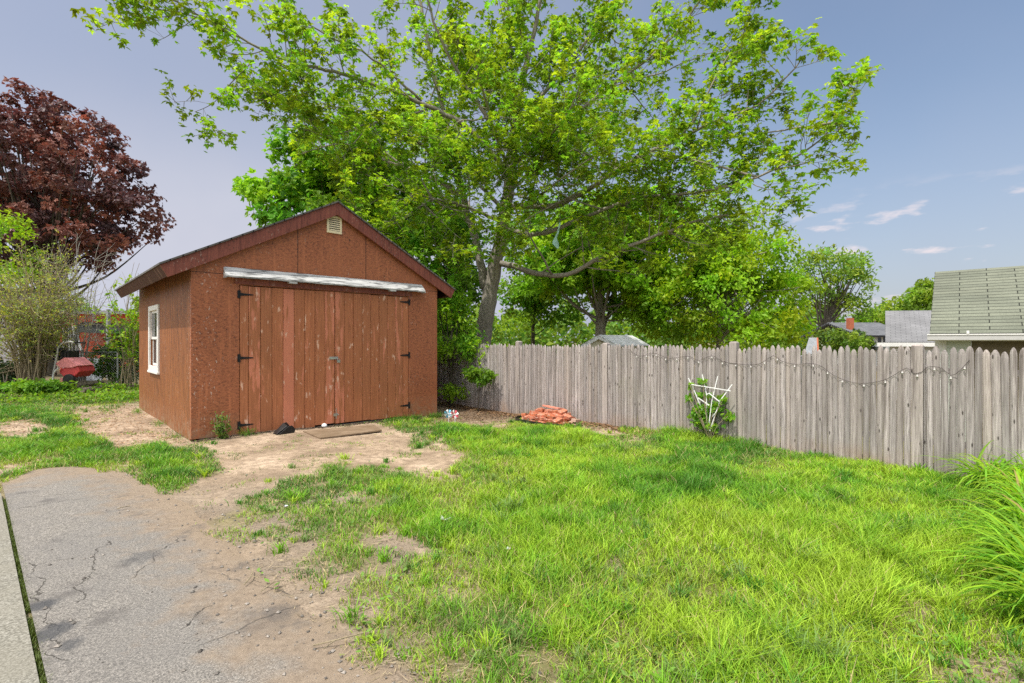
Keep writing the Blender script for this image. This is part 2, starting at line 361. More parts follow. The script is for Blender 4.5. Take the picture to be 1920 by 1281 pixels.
# ground sheet
def axis(lo, hi, step, far):
    a = list(np.arange(lo, hi+1e-6, step)); s = step
    while a[-1] < far: s *= 1.35; a.append(a[-1]+s)
    s = step; b = [a[0]]
    while b[-1] > -far: s *= 1.35; b.append(b[-1]-s)
    return np.array(b[:0:-1]+a)
gx = axis(-15, 8, .12, 420); gy = axis(1.2, 17, .12, 420)
X, Y = np.meshgrid(gx, gy, indexing='ij')
Zg = gz(X, Y)
dm = dens(X, Y); back = sstep(.2, 1.0, beyond_fence(X, Y))
dm = np.maximum(dm, back*.9)
dm = np.where(Y < 1.2, .8, dm)
dm = np.clip(dm+.9*(fbm(X, Y, 1.6, 3)-.5)*(dm > .03), 0, 1)
mulch = np.exp(-((X+.9)**2+(Y-11.2)**2)/(2*.9**2))+np.exp(-(np.abs(beyond_fence(X, Y))/.35)**2)*sstep(8.2, 9.2, Y)
mulch = np.clip(mulch+.8*sstep(11.8, 12.8, Y), 0, 1)
b = MB(); nx, ny = X.shape
i = np.arange(nx-1)[:, None]*ny+np.arange(ny-1)[None, :]
b.add(np.stack([X, Y, Zg], -1).reshape(-1, 3), np.stack([i, i+ny, i+ny+1, i+1], -1).reshape(-1, 4),
      col=np.stack([dm, mulch, sstep(6.4, 4.6, Y)], -1).reshape(-1, 3))
n = NT('soil'); v = n.co(); r_, g_, b_ = n.sep(n.attr())
f1 = n.noise(v, 1.3, 5, .6); f2 = n.noise(v, 9, 5, .65); f3 = n.noise(v, 60, 4, .7)
dirt = n.ramp(f1, [(.38, (.28, .205, .14)), (.5, (.42, .315, .22)), (.62, (.54, .415, .30))])
dirt = n.mix(n.ramp(f2, [(.38, .65), (.58, 0.0)]), dirt, (.19, .135, .09))
pb = n.ramp(n.voro(v, 38, 'Distance'), [(.10, 1.0), (.2, 0.0)]); pr = n.ramp(n.noise(v, 5, 2), [(.52, 0.0), (.64, 1.0)])
dirt = n.mix(n.math('MULTIPLY', n.math('MULTIPLY', pb, pr), .8), dirt, (.50, .44, .38))
dirt = n.mix(n.ramp(f3, [(.3, .35), (.55, 0.0)]), dirt, (.17, .115, .075))
dirt = n.mix(n.math('MULTIPLY', b_, n.ramp(n.noise(v, 2.2, 4), [(.3, .9), (.7, .35)])), dirt, n.ramp(f3, [(.35, (.10, .08, .06)), (.6, (.26, .215, .165))]))
lawn = n.ramp(f2, [(.3, (.10, .095, .035)), (.55, (.19, .175, .065)), (.75, (.31, .26, .13))])
c = n.mix(n.ramp(r_, [(.35, 0.0), (.7, 1.0)]), dirt, lawn)
c = n.mix(n.math('MULTIPLY', g_, n.ramp(f2, [(.2, .95), (.8, .5)])), c, (.13, .085, .055))
n.pbr(c, .95, n.bump(n.math('ADD', f3, n.math('MULTIPLY', f2, 1.5)), .7, .02)); M['soil'] = n.m
tag(b.build('ground', M['soil'], smooth=True), 'sandy earth yard and lawn soil', kind='structure')

# asphalt drive and concrete strip: grids clipped to their outlines
def sheet(name, a0, a1, j0, j1, lift, mat, label, extra, step=.05):
    aa = np.arange(a0, a1+1e-6, step); jj = np.linspace(j0, j1, int((j1-j0)/step)+1)
    A, J = np.meshgrid(aa, jj, indexing='ij'); pnt = JA+jd*A[..., None]+jn*J[..., None]; x, y = pnt[..., 0].ravel(), pnt[..., 1].ravel()
    m = len(jj); i = np.arange(len(aa)-1)[:, None]*m+np.arange(m-1)[None, :]; q = np.stack([i, i+1, i+m+1, i+m], -1).reshape(-1, 4)
    dz = lift(x, y); ok = (dz > -.045)[q].any(1); q = q[ok]; used = np.unique(q); rm = np.zeros(len(x), int); rm[used] = np.arange(len(used))
    mb = MB(); mb.add(np.stack([x, y, gz(x, y)+dz], -1)[used], rm[q], col=extra(x[used], y[used]))
    return tag(mb.build(name, mat, smooth=True), label, kind='structure')
side = lambda x, y: (x-JA[0])*jn[0]+(y-JA[1])*jn[1]
edged = lambda x, y: seg_dist(x, y, EDGE)
n = NT('asphalt'); v = n.co(); r_, g_, b_ = n.sep(n.attr())
ag = n.noise(v, 170, 3, .7); ag2 = n.voro(v, 120, 'Color'); big = n.noise(v, 1.1, 4, .6); md = n.noise(v, 3.2, 5, .65)
ag3 = n.noise(v, 95, 4, .75)
c = n.ramp(ag3, [(.36, (.085, .082, .078)), (.5, (.235, .225, .212)), (.62, (.44, .42, .395))])
c = n.mix(n.ramp(ag, [(.4, .6), (.55, 0.0)]), c, (.12, .115, .11))
c = n.mix(n.ramp(ag2, [(.6, 0.0), (.95, .4)]), c, (.38, .365, .34))
c = n.mix(n.ramp(big, [(.35, .45), (.6, 0.0)]), c, (.17, .17, .175))
san = n.math('ADD', n.math('MULTIPLY', md, .9), n.math('SUBTRACT', .36, n.math('MULTIPLY', r_, .62)))
sand = n.ramp(n.noise(v, 26, 4, .7), [(.3, (.19, .15, .115)), (.7, (.32, .262, .205))])
sand = n.mix(n.ramp(r_, [(.0, 1.0), (.25, 0.0)]), sand, n.mix(n.noise(v, 30, 4, .7), (.20, .155, .11), (.38, .30, .22)))
c = n.mix(n.ramp(san, [(.42, 0.0), (.68, .95)]), c, sand)
st = n.ramp(n.noise(v, 2.3, 4, .6), [(.58, 0.0), (.68, .6)])
c = n.mix(st, c, (.10, .095, .095)); c = n.mix(1.0, c, (1.05, 1.01, .96), 'MULTIPLY')
ox, oy, oz = n.sep(v); wv2 = n.math('MULTIPLY', n.math('SUBTRACT', n.noise(v, 4.5, 4), .5), .30)
def crack(c, pa, pb, wd=.006):
    a, b2 = G(*pa)[:2], G(*pb)[:2]; L_ = np.linalg.norm(b2-a); t_ = (b2-a)/L_
    dp = n.math('ADD', n.math('MULTIPLY', n.math('SUBTRACT', ox, float(a[0])), float(-t_[1])), n.math('MULTIPLY', n.math('SUBTRACT', oy, float(a[1])), float(t_[0])))
    al = n.math('ADD', n.math('MULTIPLY', n.math('SUBTRACT', ox, float(a[0])), float(t_[0])), n.math('MULTIPLY', n.math('SUBTRACT', oy, float(a[1])), float(t_[1])))
    k_ = n.math('LESS_THAN', n.math('ABSOLUTE', n.math('ADD', dp, wv2)), wd)
    k_ = n.math('MULTIPLY', k_, n.math('MULTIPLY', n.math('GREATER_THAN', al, 0.0), n.math('LESS_THAN', al, float(L_))))
    return n.mix(n.math('MULTIPLY', k_, .8), c, (.045, .04, .034))
for pa, pb in (((196, 1020), (140, 1140)), ((30, 960), (170, 935)), ((330, 1010), (250, 1090)), ((395, 1140), (330, 1185)), ((60, 1060), (120, 1250))): c = crack(c, pa, pb, .0045)
def spot(c, q, rad, k0):
    a = G(*q); dx, dy = n.math('SUBTRACT', ox, float(a[0])), n.math('SUBTRACT', oy, float(a[1]))
    d_ = n.math('ADD', n.math('SQRT', n.math('ADD', n.math('MULTIPLY', dx, dx), n.math('MULTIPLY', dy, dy))), n.math('MULTIPLY', n.math('SUBTRACT', n.noise(v, 14, 4, .7), .5), rad*1.6))
    return n.mix(n.ramp(n.math('DIVIDE', d_, rad), [(.5, k0), (1.0, 0.0)]), c, (.065, .068, .075))
for q, rad, k0 in (((78, 1143), .10, .8), ((100, 1192), .12, .8), ((130, 1218), .07, .7), ((505, 1165), .22, .3), ((525, 1150), .12, .35), ((270, 1050), .16, .45)): c = spot(c, q, rad, k0)
wv = n.noise(v, 5, 3, out=1); crk = n.voro(n.mix(.12, v, wv), .55, 'Distance', 'DISTANCE_TO_EDGE')
c = n.mix(n.math('MULTIPLY', n.ramp(crk, [(.001, .8), (.0035, 0.0)]), n.ramp(n.noise(v, .9, 2), [(.48, 0.0), (.56, 1.0)])), c, (.05, .045, .04))
n.pbr(c, .92, n.bump(n.math('ADD', n.math('ADD', ag, ag3), n.math('MULTIPLY', md, .6)), .7, .012)); M['asphalt'] = n.m
wob = lambda x, y: (fbm(x, y, 2.2, 60)-.5)*.25
def sgn(x, y): return np.where(inside(x, y, EDGE_P), 1, -1)*edged(x, y)+wob(x, y)
EDGE_P = np.vstack([EDGE, [1.6, -3], JA-jd*6+jn*3, JB+jd*6+jn*3, [-8, 6]])
sheet('driveway', -3.2, 5.6, -3.4, -.012, lambda x, y: np.interp(sgn(x, y), [-.35, 0, .12, .6], [-.06, -.004, .012, .026]), M['asphalt'],
      'worn grey asphalt driveway', lambda x, y: np.stack([np.clip(sgn(x, y), 0, 1), x*0, x*0], -1))
n = NT('old_concrete'); v = n.co(); f = n.noise(v, 80, 5, .75); g = n.noise(v, 3, 5, .6)
c = n.ramp(f, [(.36, (.08, .075, .06)), (.5, (.20, .19, .16)), (.62, (.36, .345, .30))])
c = n.mix(n.ramp(g, [(.4, .5), (.65, 0.0)]), c, (.22, .205, .165))
n.pbr(c, .9, n.bump(f, .5, .006)); M['old_concrete'] = n.m
sheet('walkway', -3.2, 4.1, .014, 1.7, lambda x, y: .034+0*x, M['old_concrete'], 'pale concrete strip along the driveway', lambda x, y: np.ones((len(x), 3)))

# ------------------------------------------------------------------ grass
def blades(mb, x, y, h, w, col, lean=.5, seg=2):
    n = len(x); z = gz(x, y)-.005
    a = U(0, 2*math.pi, n); le = h*U(.1, 1, n)*lean; fa = a+U(-.9, .9, n)+math.pi/2
    dx, dy = np.cos(a), np.sin(a); sx, sy = np.cos(fa)*w/2, np.sin(fa)*w/2
    ts = [0, .55, 1.0] if seg == 2 else [0, .35, .7, 1.0]
    rows = []
    for t in ts[:-1]:
        k = 1-.35*t; bx = x+dx*le*t**1.8; by = y+dy*le*t**1.8; bz = z+h*(t-.16*lean*t*t)
        rows += [np.stack([bx-sx*k, by-sy*k, bz], -1), np.stack([bx+sx*k, by+sy*k, bz], -1)]
    rows.append(np.stack([x+dx*le, y+dy*le, z+h*(1-.16*lean)], -1))
    V = np.stack(rows, 1); m = V.shape[1]; o = np.arange(n)[:, None]*m
    q = np.concatenate([o+np.array([[2*i, 2*i+1, 2*i+3, 2*i+2]]) for i in range(len(ts)-2)], 0)
    mb.add(V.reshape(-1, 3), q, o+np.array([[m-3, m-2, m-1]]), col=np.repeat(col, m, 0))
def lawn_ok(x, y):
    s, t = shed_st(x, y)
    out = ~((s > -.02) & (s < SW+.05) & (t > -.02) & (t < SL+.1))
    return out & (beyond_fence(x, y) < .04) & ~(inside(x, y, DRIVE) & (edged(x, y)+(fbm(x, y, 2.2, 60)-.5)*.25 > .10)) & ~((side(x, y) > -.02) & (y < 5.2))
G_DARK, G_MID, G_YEL, G_STR = np.array([.075, .22, .02]), np.array([.18, .40, .02]), np.array([.335, .505, .035]), np.array([.56, .44, .22])
gb = MB()
for (y0, y1, dn, wd) in ((1.7, 3.2, 7800, .0048), (3.2, 5, 6000, .0058), (5, 7.5, 4400, .0072), (7.5, 10.5, 2700, .0095), (10.5, 16.5, 900, .012)):
    n_ = int(dn*(y1-y0)*(y1+y0)*1.12)
    y = U(y0, y1, n_); x = U(-1.12, 1.12, n_)*y
    ok = lawn_ok(x, y); x, y = x[ok], y[ok]
    d = dens(x, y); pn = fbm(x, y, 2.6, 7); pf = fbm(x, y, 7, 17)
    keep = U(0, 1, len(x)) < sstep(.22, .62, d+1.3*(pn-.5)*(1-.5*d)+1.3*(pf-.5)*(1-.35*d)+.03)*np.clip(.35+.75*d, 0, 1)
    x, y, d, pn = x[keep], y[keep], d[keep], pn[keep]; n_ = len(x)
    tall = fbm(x, y, 1.3, 21); tuft = sstep(.55, .75, fbm(x, y, 3.1, 25))
    h = (.028+.10*d*d)*(.55+.9*tall)*U(.55, 1.35, n_)*(1+.55*tuft*d)
    nearf = np.exp(-((beyond_fence(x, y)+.12)/.22)**2)*(x > 0); h *= 1+.9*nearf*sstep(4.2, 3.2, x)-.35*nearf*sstep(3.6, 4.4, x)
    cm = .5+.6*(fbm(x, y, .55, 31)-.5)+.55*(fbm(x, y, 2.2, 35)-.5)
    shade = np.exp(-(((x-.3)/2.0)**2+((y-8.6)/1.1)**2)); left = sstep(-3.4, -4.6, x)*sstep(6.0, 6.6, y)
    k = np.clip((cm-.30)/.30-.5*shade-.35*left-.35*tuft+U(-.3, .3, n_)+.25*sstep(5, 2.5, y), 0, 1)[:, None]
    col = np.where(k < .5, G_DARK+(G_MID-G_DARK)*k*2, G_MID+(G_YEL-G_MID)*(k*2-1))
    gr = ((d < .75) & (U(0, 1, n_) < .35))[:, None]
    col = np.where(gr, col*.55+np.array([.11, .12, .06])*.7, col)
    dry = (U(0, 1, n_) < .035+.22*(1-d))[:, None]; col = np.where(dry, G_STR*U(.7, 1.1, n_)[:, None], col)
    col = col*(U(.62, 1.3, n_)*(.8+.4*fbm(x, y, 5.5, 51)))[:, None]
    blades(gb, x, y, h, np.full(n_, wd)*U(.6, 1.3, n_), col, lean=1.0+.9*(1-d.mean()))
# separate tufts that lean outwards from their own centre, and low broad-leaved weeds
nt_ = 1500; yc = 2.0+U(0, 1, nt_)**1.3*9.0; xc = U(-1.1, 1.1, nt_)*yc; dd = dens(xc, yc); ok = lawn_ok(xc, yc) & (U(0, 1, nt_) < dd*1.2) & (dd > .22); xc, yc, dd = xc[ok], yc[ok], dd[ok]
for k in range(len(xc)):
    m = 42; rr = np.abs(rng.normal(0, .045, m)); a = U(0, 2*math.pi, m); x, y = xc[k]+rr*np.cos(a), yc[k]+rr*np.sin(a)
    base_c = [G_DARK*1.1, G_MID, G_YEL, np.array([.17, .28, .07])][int(U(0, 4))]; hh = U(.06, .17)*(.5+.5*dd[k])
    blades(gb, x, y, hh*U(.6, 1.2, m), np.full(m, .0042+.0007*yc[k])*U(.7, 1.3, m), base_c*U(.7, 1.3, m)[:, None], 1.1, 3)
nw = 15000; y = 1.9+U(0, 1, nw)**1.4*7; x = U(-1.1, 1.1, nw)*y; dd = dens(x, y)
ok = lawn_ok(x, y) & (fbm(x, y, 1.9, 91) > .56) & (U(0, 1, nw) < .3+dd) & (dd > .15); x, y = x[ok], y[ok]; nw = len(x); a = U(0, 2*math.pi, nw); lw = U(.018, .05, nw)
V0 = np.stack([x, y, gz(x, y)+U(.01, .05, nw)], -1); D0 = np.stack([np.cos(a), np.sin(a), U(-.1, .5, nw)], -1); S0 = np.stack([-np.sin(a), np.cos(a), U(-.2, .2, nw)], -1)*(lw*.3)[:, None]; D0 = D0*lw[:, None]
gb.add(np.stack([V0, V0+D0*.5-S0, V0+D0, V0+D0*.5+S0], 1).reshape(-1, 3), np.arange(nw*4).reshape(-1, 4), col=np.repeat(np.array([.15, .28, .05])*U(.6, 1.4, nw)[:, None], 4, 0))
# moss and grass in the joint between the drive and the strip
t = U(-.8, 3.9, 9000); j = U(-.02, .03, 9000)*(.6+.7*vnoise(t, t*0, 3, 5)); p = JA+jd*t[:, None]+jn*j[:, None]
cl = vnoise(t, t*0, 2.4, 9) > .06; p = p[cl]; t = t[cl]
blades(gb, p[:, 0], p[:, 1], U(.015, .05, len(p)), U(.003, .006, len(p)), np.array([.10, .14, .025])*U(.6, 1.4, len(p))[:, None], .9)
tag(gb.build('grass', M['grass']), 'spring lawn grass over the yard', 'grass', kind='stuff')

# dry thatch and leaf litter on the bare earth
lb = MB()
def flat_bits(mb, x, y, L, W, col, lift=.012, kind=0):
    n = len(x); a = U(0, 2*math.pi, n); dx, dy = np.cos(a)*L/2, np.sin(a)*L/2; sx, sy = -np.sin(a)*W/2, np.cos(a)*W/2
    z = gz(x, y)+lift*U(.4, 1.4, n); ti = U(-.4, .4, n)*W; tl = U(-.1, .25, n)*L
    V = np.stack([np.stack([x-dx, y-dy, z], -1), np.stack([x+sx, y+sy, z+ti], -1), np.stack([x+dx, y+dy, z+np.abs(tl)], -1), np.stack([x-sx, y-sy, z-ti*.5], -1)], 1)
    mb.add(V.reshape(-1, 3), np.arange(n*4).reshape(-1, 4), col=np.repeat(col, 4, 0))
n_ = 52000; y = 1.8+U(0, 1, n_)**1.5*8.5; x = U(-1.1, 1.1, n_)*y; d = dens(x, y)
ok = lawn_ok(x, y) & (U(0, 1, n_) < np.clip(1.1*d*(1.15-d)*3.2*fbm(x, y, 1.8, 44)**1.2, 0.0, 1)); x, y = x[ok], y[ok]; n_ = len(x)
flat_bits(lb, x, y, U(.03, .11, n_), U(.0025, .005, n_), np.array([.42, .34, .21])*U(.5, 1.15, n_)[:, None])
n_ = 9000; t = U(-.2, 9.8, n_); off = np.abs(rng.normal(0, .22, n_)); p = F0+f_dir*t[:, None]+f_n*(.03+off)[:, None]
ok = (p[:, 1] > 8.0) & (U(0, 1, n_) < .25+.75*fbm(p[:, 0], p[:, 1], 2, 8)); p = p[ok]
flat_bits(lb, p[:, 0], p[:, 1], U(.025, .075, len(p)), U(.015, .045, len(p)), np.array([[.20, .115, .06]])*U(.5, 1.7, len(p))[:, None])
x = rng.normal(-.7, .75, 2600); y = rng.normal(11.1, .65, 2600); ok = lawn_ok(x, y)
flat_bits(lb, x[ok], y[ok], U(.02, .07, ok.sum()), U(.012, .035, ok.sum()), np.array([[.19, .125, .075]])*U(.5, 1.6, ok.sum())[:, None])
s = U(-2.2, -.05, 2600); t = U(-.6, 6, 2600); p = C0+u*s[:, None]+vv*t[:, None]
flat_bits(lb, p[:, 0], p[:, 1], U(.02, .06, 2600), U(.012, .035, 2600), np.array([[.40, .26, .15]])*U(.5, 1.3, 2600)[:, None])
s = U(.0, SW, 2200); t = -np.abs(rng.normal(0, .07, 2200))-.01; p = C0+u*s[:, None]+vv*t[:, None]
flat_bits(lb, p[:, 0], p[:, 1], U(.015, .05, 2200), U(.01, .03, 2200), np.array([[.10, .075, .055]])*U(.4, 1.8, 2200)[:, None])
tag(lb.build('leaf_litter', M['petal']), 'dry thatch and dead leaves on the earth', 'leaf litter', kind='stuff')

# loose stones on the drive edge and the bare earth
gv_ = MB(); n_ = 5200; y = 1.9+U(0, 1, n_)**1.3*7.5; x = U(-1.1, .1, n_)*y; d = dens(x, y); sg_ = sgn(x, y); s_, t_ = shed_st(x, y)
ok = (~((s_ > -.05) & (t_ > -.03))) & (side(x, y) < -.05) & (d < .5) & (U(0, 1, n_) < np.exp(-(np.abs(sg_)/.35)**2)*.9+.22*fbm(x, y, 1.5, 12)); x, y = x[ok], y[ok]; n_ = len(x)
rs_ = .0035+.012*U(0, 1, n_)**3; zc = gz(x, y)+np.interp(sgn(x, y), [-.35, 0, .12, .6], [0, .003, .012, .026])
oc = np.array([(1, 0, 0), (0, 1, 0), (-1, 0, 0), (0, -1, 0), (.1, .1, .7), (0, 0, -.5)]); V = oc[None]*rs_[:, None, None]*U(.6, 1.4, (n_, 6, 1))
a = U(0, 6.28, n_); ca_, sa2 = np.cos(a)[:, None], np.sin(a)[:, None]; V = np.stack([V[..., 0]*ca_-V[..., 1]*sa2, V[..., 0]*sa2+V[..., 1]*ca_, V[..., 2]], -1)+np.stack([x, y, zc+rs_*.3], -1)[:, None]
gv_.add(V.reshape(-1, 3), tris=(np.arange(n_)[:, None, None]*6+np.array([[0, 1, 4], [1, 2, 4], [2, 3, 4], [3, 0, 4], [1, 0, 5], [2, 1, 5], [3, 2, 5], [0, 3, 5]])[None]).reshape(-1, 3), col=np.repeat(np.array([.27, .24, .21])*U(.4, 1.3, n_)[:, None], 6, 0))
tag(gv_.build('gravel', M['petal']), 'loose small stones over the drive edge and bare earth', 'gravel', kind='stuff')

# ------------------------------------------------------------------ shed (local axes: x along the front, y to the back)
ang = math.atan2(u[1], u[0])
shed = thing('shed', 'rust brown painted board shed with gable roof and wide double doors', 'shed', (C0[0], C0[1], 0), ang)
SLOPE = .529; Z0 = 2.99
roof = lambda s: Z0+SLOPE*min(s, SW-s)
zb = lambda s: .03-.10*s/SW
DL, DC, DR, DT = .69, 2.345, 3.98, 2.53
b = MB(); th = .09
def wpoly(pts): b.prism([(s, 0, z) for s, z in pts], (0, th, 0))
wpoly([(0, zb(0)), (DL, zb(DL)), (DL, DT), (DL, 2.69), (0, 2.69)])
wpoly([(DR, zb(DR)), (SW, zb(SW)), (SW, 2.69), (DR, 2.69), (DR, DT)])
b.prism([(DL, 0, DT), (DR, 0, DT), (DR, 0, 2.69), (DL, 0, 2.69)], (0, th, 0))
wpoly([(0, 2.69), (SW, 2.69), (SW, roof(SW)-.03), (SW/2, roof(SW/2)-.03), (0, roof(0)-.03)])
b.build('front_wall', M['front_board'], shed)
b = MB(); W0, W1, WZ0, WZ1 = 2.80, 3.71, 1.07, 2.21
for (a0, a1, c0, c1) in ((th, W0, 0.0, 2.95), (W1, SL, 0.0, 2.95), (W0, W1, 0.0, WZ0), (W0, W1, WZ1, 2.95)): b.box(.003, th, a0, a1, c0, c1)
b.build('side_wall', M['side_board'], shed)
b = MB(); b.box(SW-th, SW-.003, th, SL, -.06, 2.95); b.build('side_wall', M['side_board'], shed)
b = MB(); b.prism([(th, SL-th, 0), (SW-th, SL-th, 0), (SW-th, SL-th, 2.95), (SW/2, SL-th, roof(SW/2)-.05), (th, SL-th, 2.95)], (0, th, 0)); b.build('back_wall', M['side_board'], shed)
b = MB(); b.box(.02, SW-.02, .02, SL-.02, -.3, -.02); 
b.build('foundation', M['stone_base'], shed)
b = MB(); b.box(th, SW-th, th, SL-th, -.019, .0); b.build('floor', M['dark_gap'], shed)
OV, FO, BO = .42, -.10, SL+.10
rz = lambda s: Z0+SLOPE*s if s < SW/2 else Z0+SLOPE*(SW-s)
def roof_slab(name, s0, s1, mat, z_up, thick, y0, y1, par, extra=0):
    mb = MB(); a, c = (s0, rz(s0)), (s1, rz(s1)); L = math.hypot(c[0]-a[0], c[1]-a[1])
    v = [(s0, y0, a[1]-thick+z_up), (s1, y0, c[1]-thick+z_up), (s1, y1, c[1]-thick+z_up), (s0, y1, a[1]-thick+z_up),
         (s0, y0, a[1]+z_up), (s1, y0, c[1]+z_up), (s1, y1, c[1]+z_up), (s0, y1, a[1]+z_up)]
    mb.hexa(v, col=[(q[1]+3, abs(q[0])*1.13+2, 0) for q in v]); return mb.build(name, mat, par)
roof_slab('roof', -OV-.015, SW/2, M['shed_shingles'], .006, .03, FO-.03, BO+.02, shed)
roof_slab('roof', SW/2, SW+OV+.015, M['shed_shingles'], .006, .03, FO-.03, BO+.02, shed)
for sg in (0, 1):
    f_ = (lambda s: s) if sg == 0 else (lambda s: SW-s)
    b = MB(); dpt = .235
    # the end is cut square to the slope
    ca = math.atan(SLOPE); ex, ez = dpt*math.cos(ca)*math.sin(ca), 0
    p = [(f_(-OV), FO, Z0-SLOPE*OV-.026), (f_(SW/2), FO, Z0+SLOPE*SW/2-.026), (f_(SW/2), FO, Z0+SLOPE*SW/2-.026-dpt), (f_(-OV+ex), FO, Z0-SLOPE*(OV-ex)-.026-dpt)]
    b.prism(p, (0, .035, 0)); b.build('barge_board', M['brown_trim'], shed, bevel=.004)
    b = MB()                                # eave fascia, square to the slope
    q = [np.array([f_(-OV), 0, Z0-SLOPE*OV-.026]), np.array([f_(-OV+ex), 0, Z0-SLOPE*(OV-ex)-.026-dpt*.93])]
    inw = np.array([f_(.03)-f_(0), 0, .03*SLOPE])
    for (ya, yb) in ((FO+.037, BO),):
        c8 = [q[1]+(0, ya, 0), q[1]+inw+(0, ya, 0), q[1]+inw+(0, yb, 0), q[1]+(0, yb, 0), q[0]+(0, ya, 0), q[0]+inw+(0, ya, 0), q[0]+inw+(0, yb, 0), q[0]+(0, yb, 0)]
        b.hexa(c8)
    b.build('fascia', M['shaded_peeling_fascia'] if 'shaded_peeling_fascia' in M else M['brown_trim'], shed)
    for k in range(13):
        b = MB(); yy = .1+k*.42
        za, zc = Z0-SLOPE*(OV-.05)-.03, Z0-.03
        v = [(f_(-OV+.05), yy, za-.1), (f_(0), yy, zc-.12), (f_(0), yy+.045, zc-.12), (f_(-OV+.05), yy+.045, za-.1),
             (f_(-OV+.05), yy, za), (f_(0), yy, zc), (f_(0), yy+.045, zc), (f_(-OV+.05), yy+.045, za)]
        b.hexa(v); b.build('rafter_tail', M['brown_trim'], shed)
# gable vent
b = MB(); vx0, vx1, vz0, vz1 = 2.185, 2.475, 3.635, 3.965
b.box(vx0, vx0+.035, -.028, 0, vz0, vz1); b.box(vx1-.035, vx1, -.028, 0, vz0, vz1); b.box(vx0+.035, vx1-.035, -.028, 0, vz0, vz0+.045); b.box(vx0+.035, vx1-.035, -.028, 0, vz1-.04, vz1)
vent = b.build('gable_vent', M['cream_plastic'], shed)
b = MB(); b.box(vx0+.035, vx1-.035, -.004, -.0015, vz0+.045, vz1-.04); b.build('vent_back', M['dark_gap'], vent)
b = MB()
for k in range(6):
    z = vz0+.052+k*.04
    b.hexa([(vx0+.036, -.026, z), (vx1-.036, -.026, z), (vx1-.036, -.007, z+.016), (vx0+.036, -.007, z+.016), (vx0+.036, -.026, z+.014), (vx1-.036, -.026, z+.014), (vx1-.036, -.007, z+.030), (vx0+.036, -.007, z+.030)])
b.build('louver', M['cream_plastic'], vent)
# hood board over the doors, header below it
b = MB(); h0, h1 = .463, 4.30
N_ = 24; ss = np.linspace(h0, h1, N_+1); jit = (rng.random(N_+1)-.5)*.012
for k in range(N_):
    a, c = ss[k], ss[k+1]; ja, jc = jit[k], jit[k+1]
    b.hexa([(a, -.15, 2.635+ja), (c, -.15, 2.635+jc), (c, -.02, 2.775), (a, -.02, 2.775), (a, -.155, 2.66+ja*.6), (c, -.155, 2.66+jc*.6), (c, -.02, 2.81+jc*.5), (a, -.02, 2.81+ja*.5)])
hood = b.build('door_hood', M['flaking_white'], shed)
for a in (h0-.012, h1):
    b = MB(); b.prism([(a, -.015, 2.80), (a, -.15, 2.66), (a, -.15, 2.62), (a, -.015, 2.62)], (.012, 0, 0)); b.build('hood_end', M['flaking_white'], hood)
for a in (1.45, 3.45):
    b = MB(); b.box(a, a+.14, -.15, -.06, 2.605, 2.632); b.build('hood_cleat', M['flaking_white'], hood)
b = MB(); b.box(DL-.07, DR+.07, -.022, -.002, DT+.012, 2.64); b.build('door_header', M['brown_trim'], shed)
# doors
def door(x0, x1, left):
    b = MB(); n = 9; w = [.72]+[1.0]*(n-1); w = np.array(w if left else w[::-1]); w = w/w.sum()*(x1-x0); xs = x0+np.concatenate([[0], np.cumsum(w)])
    for k in range(n):
        lo = zb(xs[k])-.055+(.085 if (left and k >= 7) or not left else .0)+U(-.006, .006); g = .0035
        fr = -.006+U(-.004, .004)
        old = {4: .62, 8: .35, 1: .25}.get(k, 0.0) if left else {0: .3, 7: .25}.get(k, 0.0)
        b.box(xs[k]+g, xs[k+1]-g, fr, .022, lo, DT-.012+U(-.006, .004), col=(U(0, 1), U(0, 1), old))
    d = b.build('door', M['door_planks'], shed, bevel=.0025)
    b = MB(); b.box(x0+.03, x1-.03, .024, .05, .2, .32); b.box(x0+.03, x1-.03, .024, .05, 2.2, 2.32); b.box(x0+.01, x1-.01, .052, .056, .0, DT-.02); b.build('door_back', M['dark_gap'], d)
    for z in ((2.37, 1.30, .17) if left else (2.41, 1.28, .21)):
        b = MB(); hx = x0 if left else x1; sg = 1 if left else -1
        b.box(min(hx-.035*sg, hx-.005*sg), max(hx-.035*sg, hx-.005*sg), -.016, -.003, z-.065, z+.065)
        b.tube([(hx, -.02, z-.065), (hx, -.02, z+.065)], .009, 8)
        L = .20; p = [(hx+.005*sg, -.017, z+.024), (hx+L*sg, -.017, z+.009), (hx+(L+.012)*sg, -.017, z), (hx+L*sg, -.017, z-.009), (hx+.005*sg, -.017, z-.024)]
        b.prism(p if left else p[::-1], (0, .006, 0))
        for q in (.04, .10, .17): b.tube([(hx+q*sg, -.022, z), (hx+q*sg, -.015, z)], .006, 6)
        b.build('strap_hinge', M['iron_black'], d)
    return d
dl = door(DL+.006, DC-.004, True); dr = door(DC+.004, DR-.006, False)
b = MB(); b.box(DC-.11, DC+.06, -.022, -.012, 1.235, 1.285); b.tube([(DC+.03, -.03, 1.26), (DC+.03, -.008, 1.26)], .02, 10); hs = b.build('hasp', M['steel'], dl, bevel=.002)
b = MB(); b.box(DC+.025, DC+.085, -.055, -.026, 1.17, 1.225); t = np.linspace(0, math.pi, 9); b.tube([(DC+.055+.021*math.cos(a), -.04, 1.225+.035*math.sin(a)) for a in t], .005, 6); b.build('padlock', M['steel'], hs, bevel=.006)
b = MB(); b.tube([(DC+.02, -.018, .10), (DC+.02, -.018, .30)], .008, 8); b.box(DC-.03, DC+.05, -.016, -.009, .15, .2); b.tube([(DC+.02, -.018, .2), (DC+.07, -.03, .17)], .007, 6); b.build('door_bolt', M['steel'], dr)
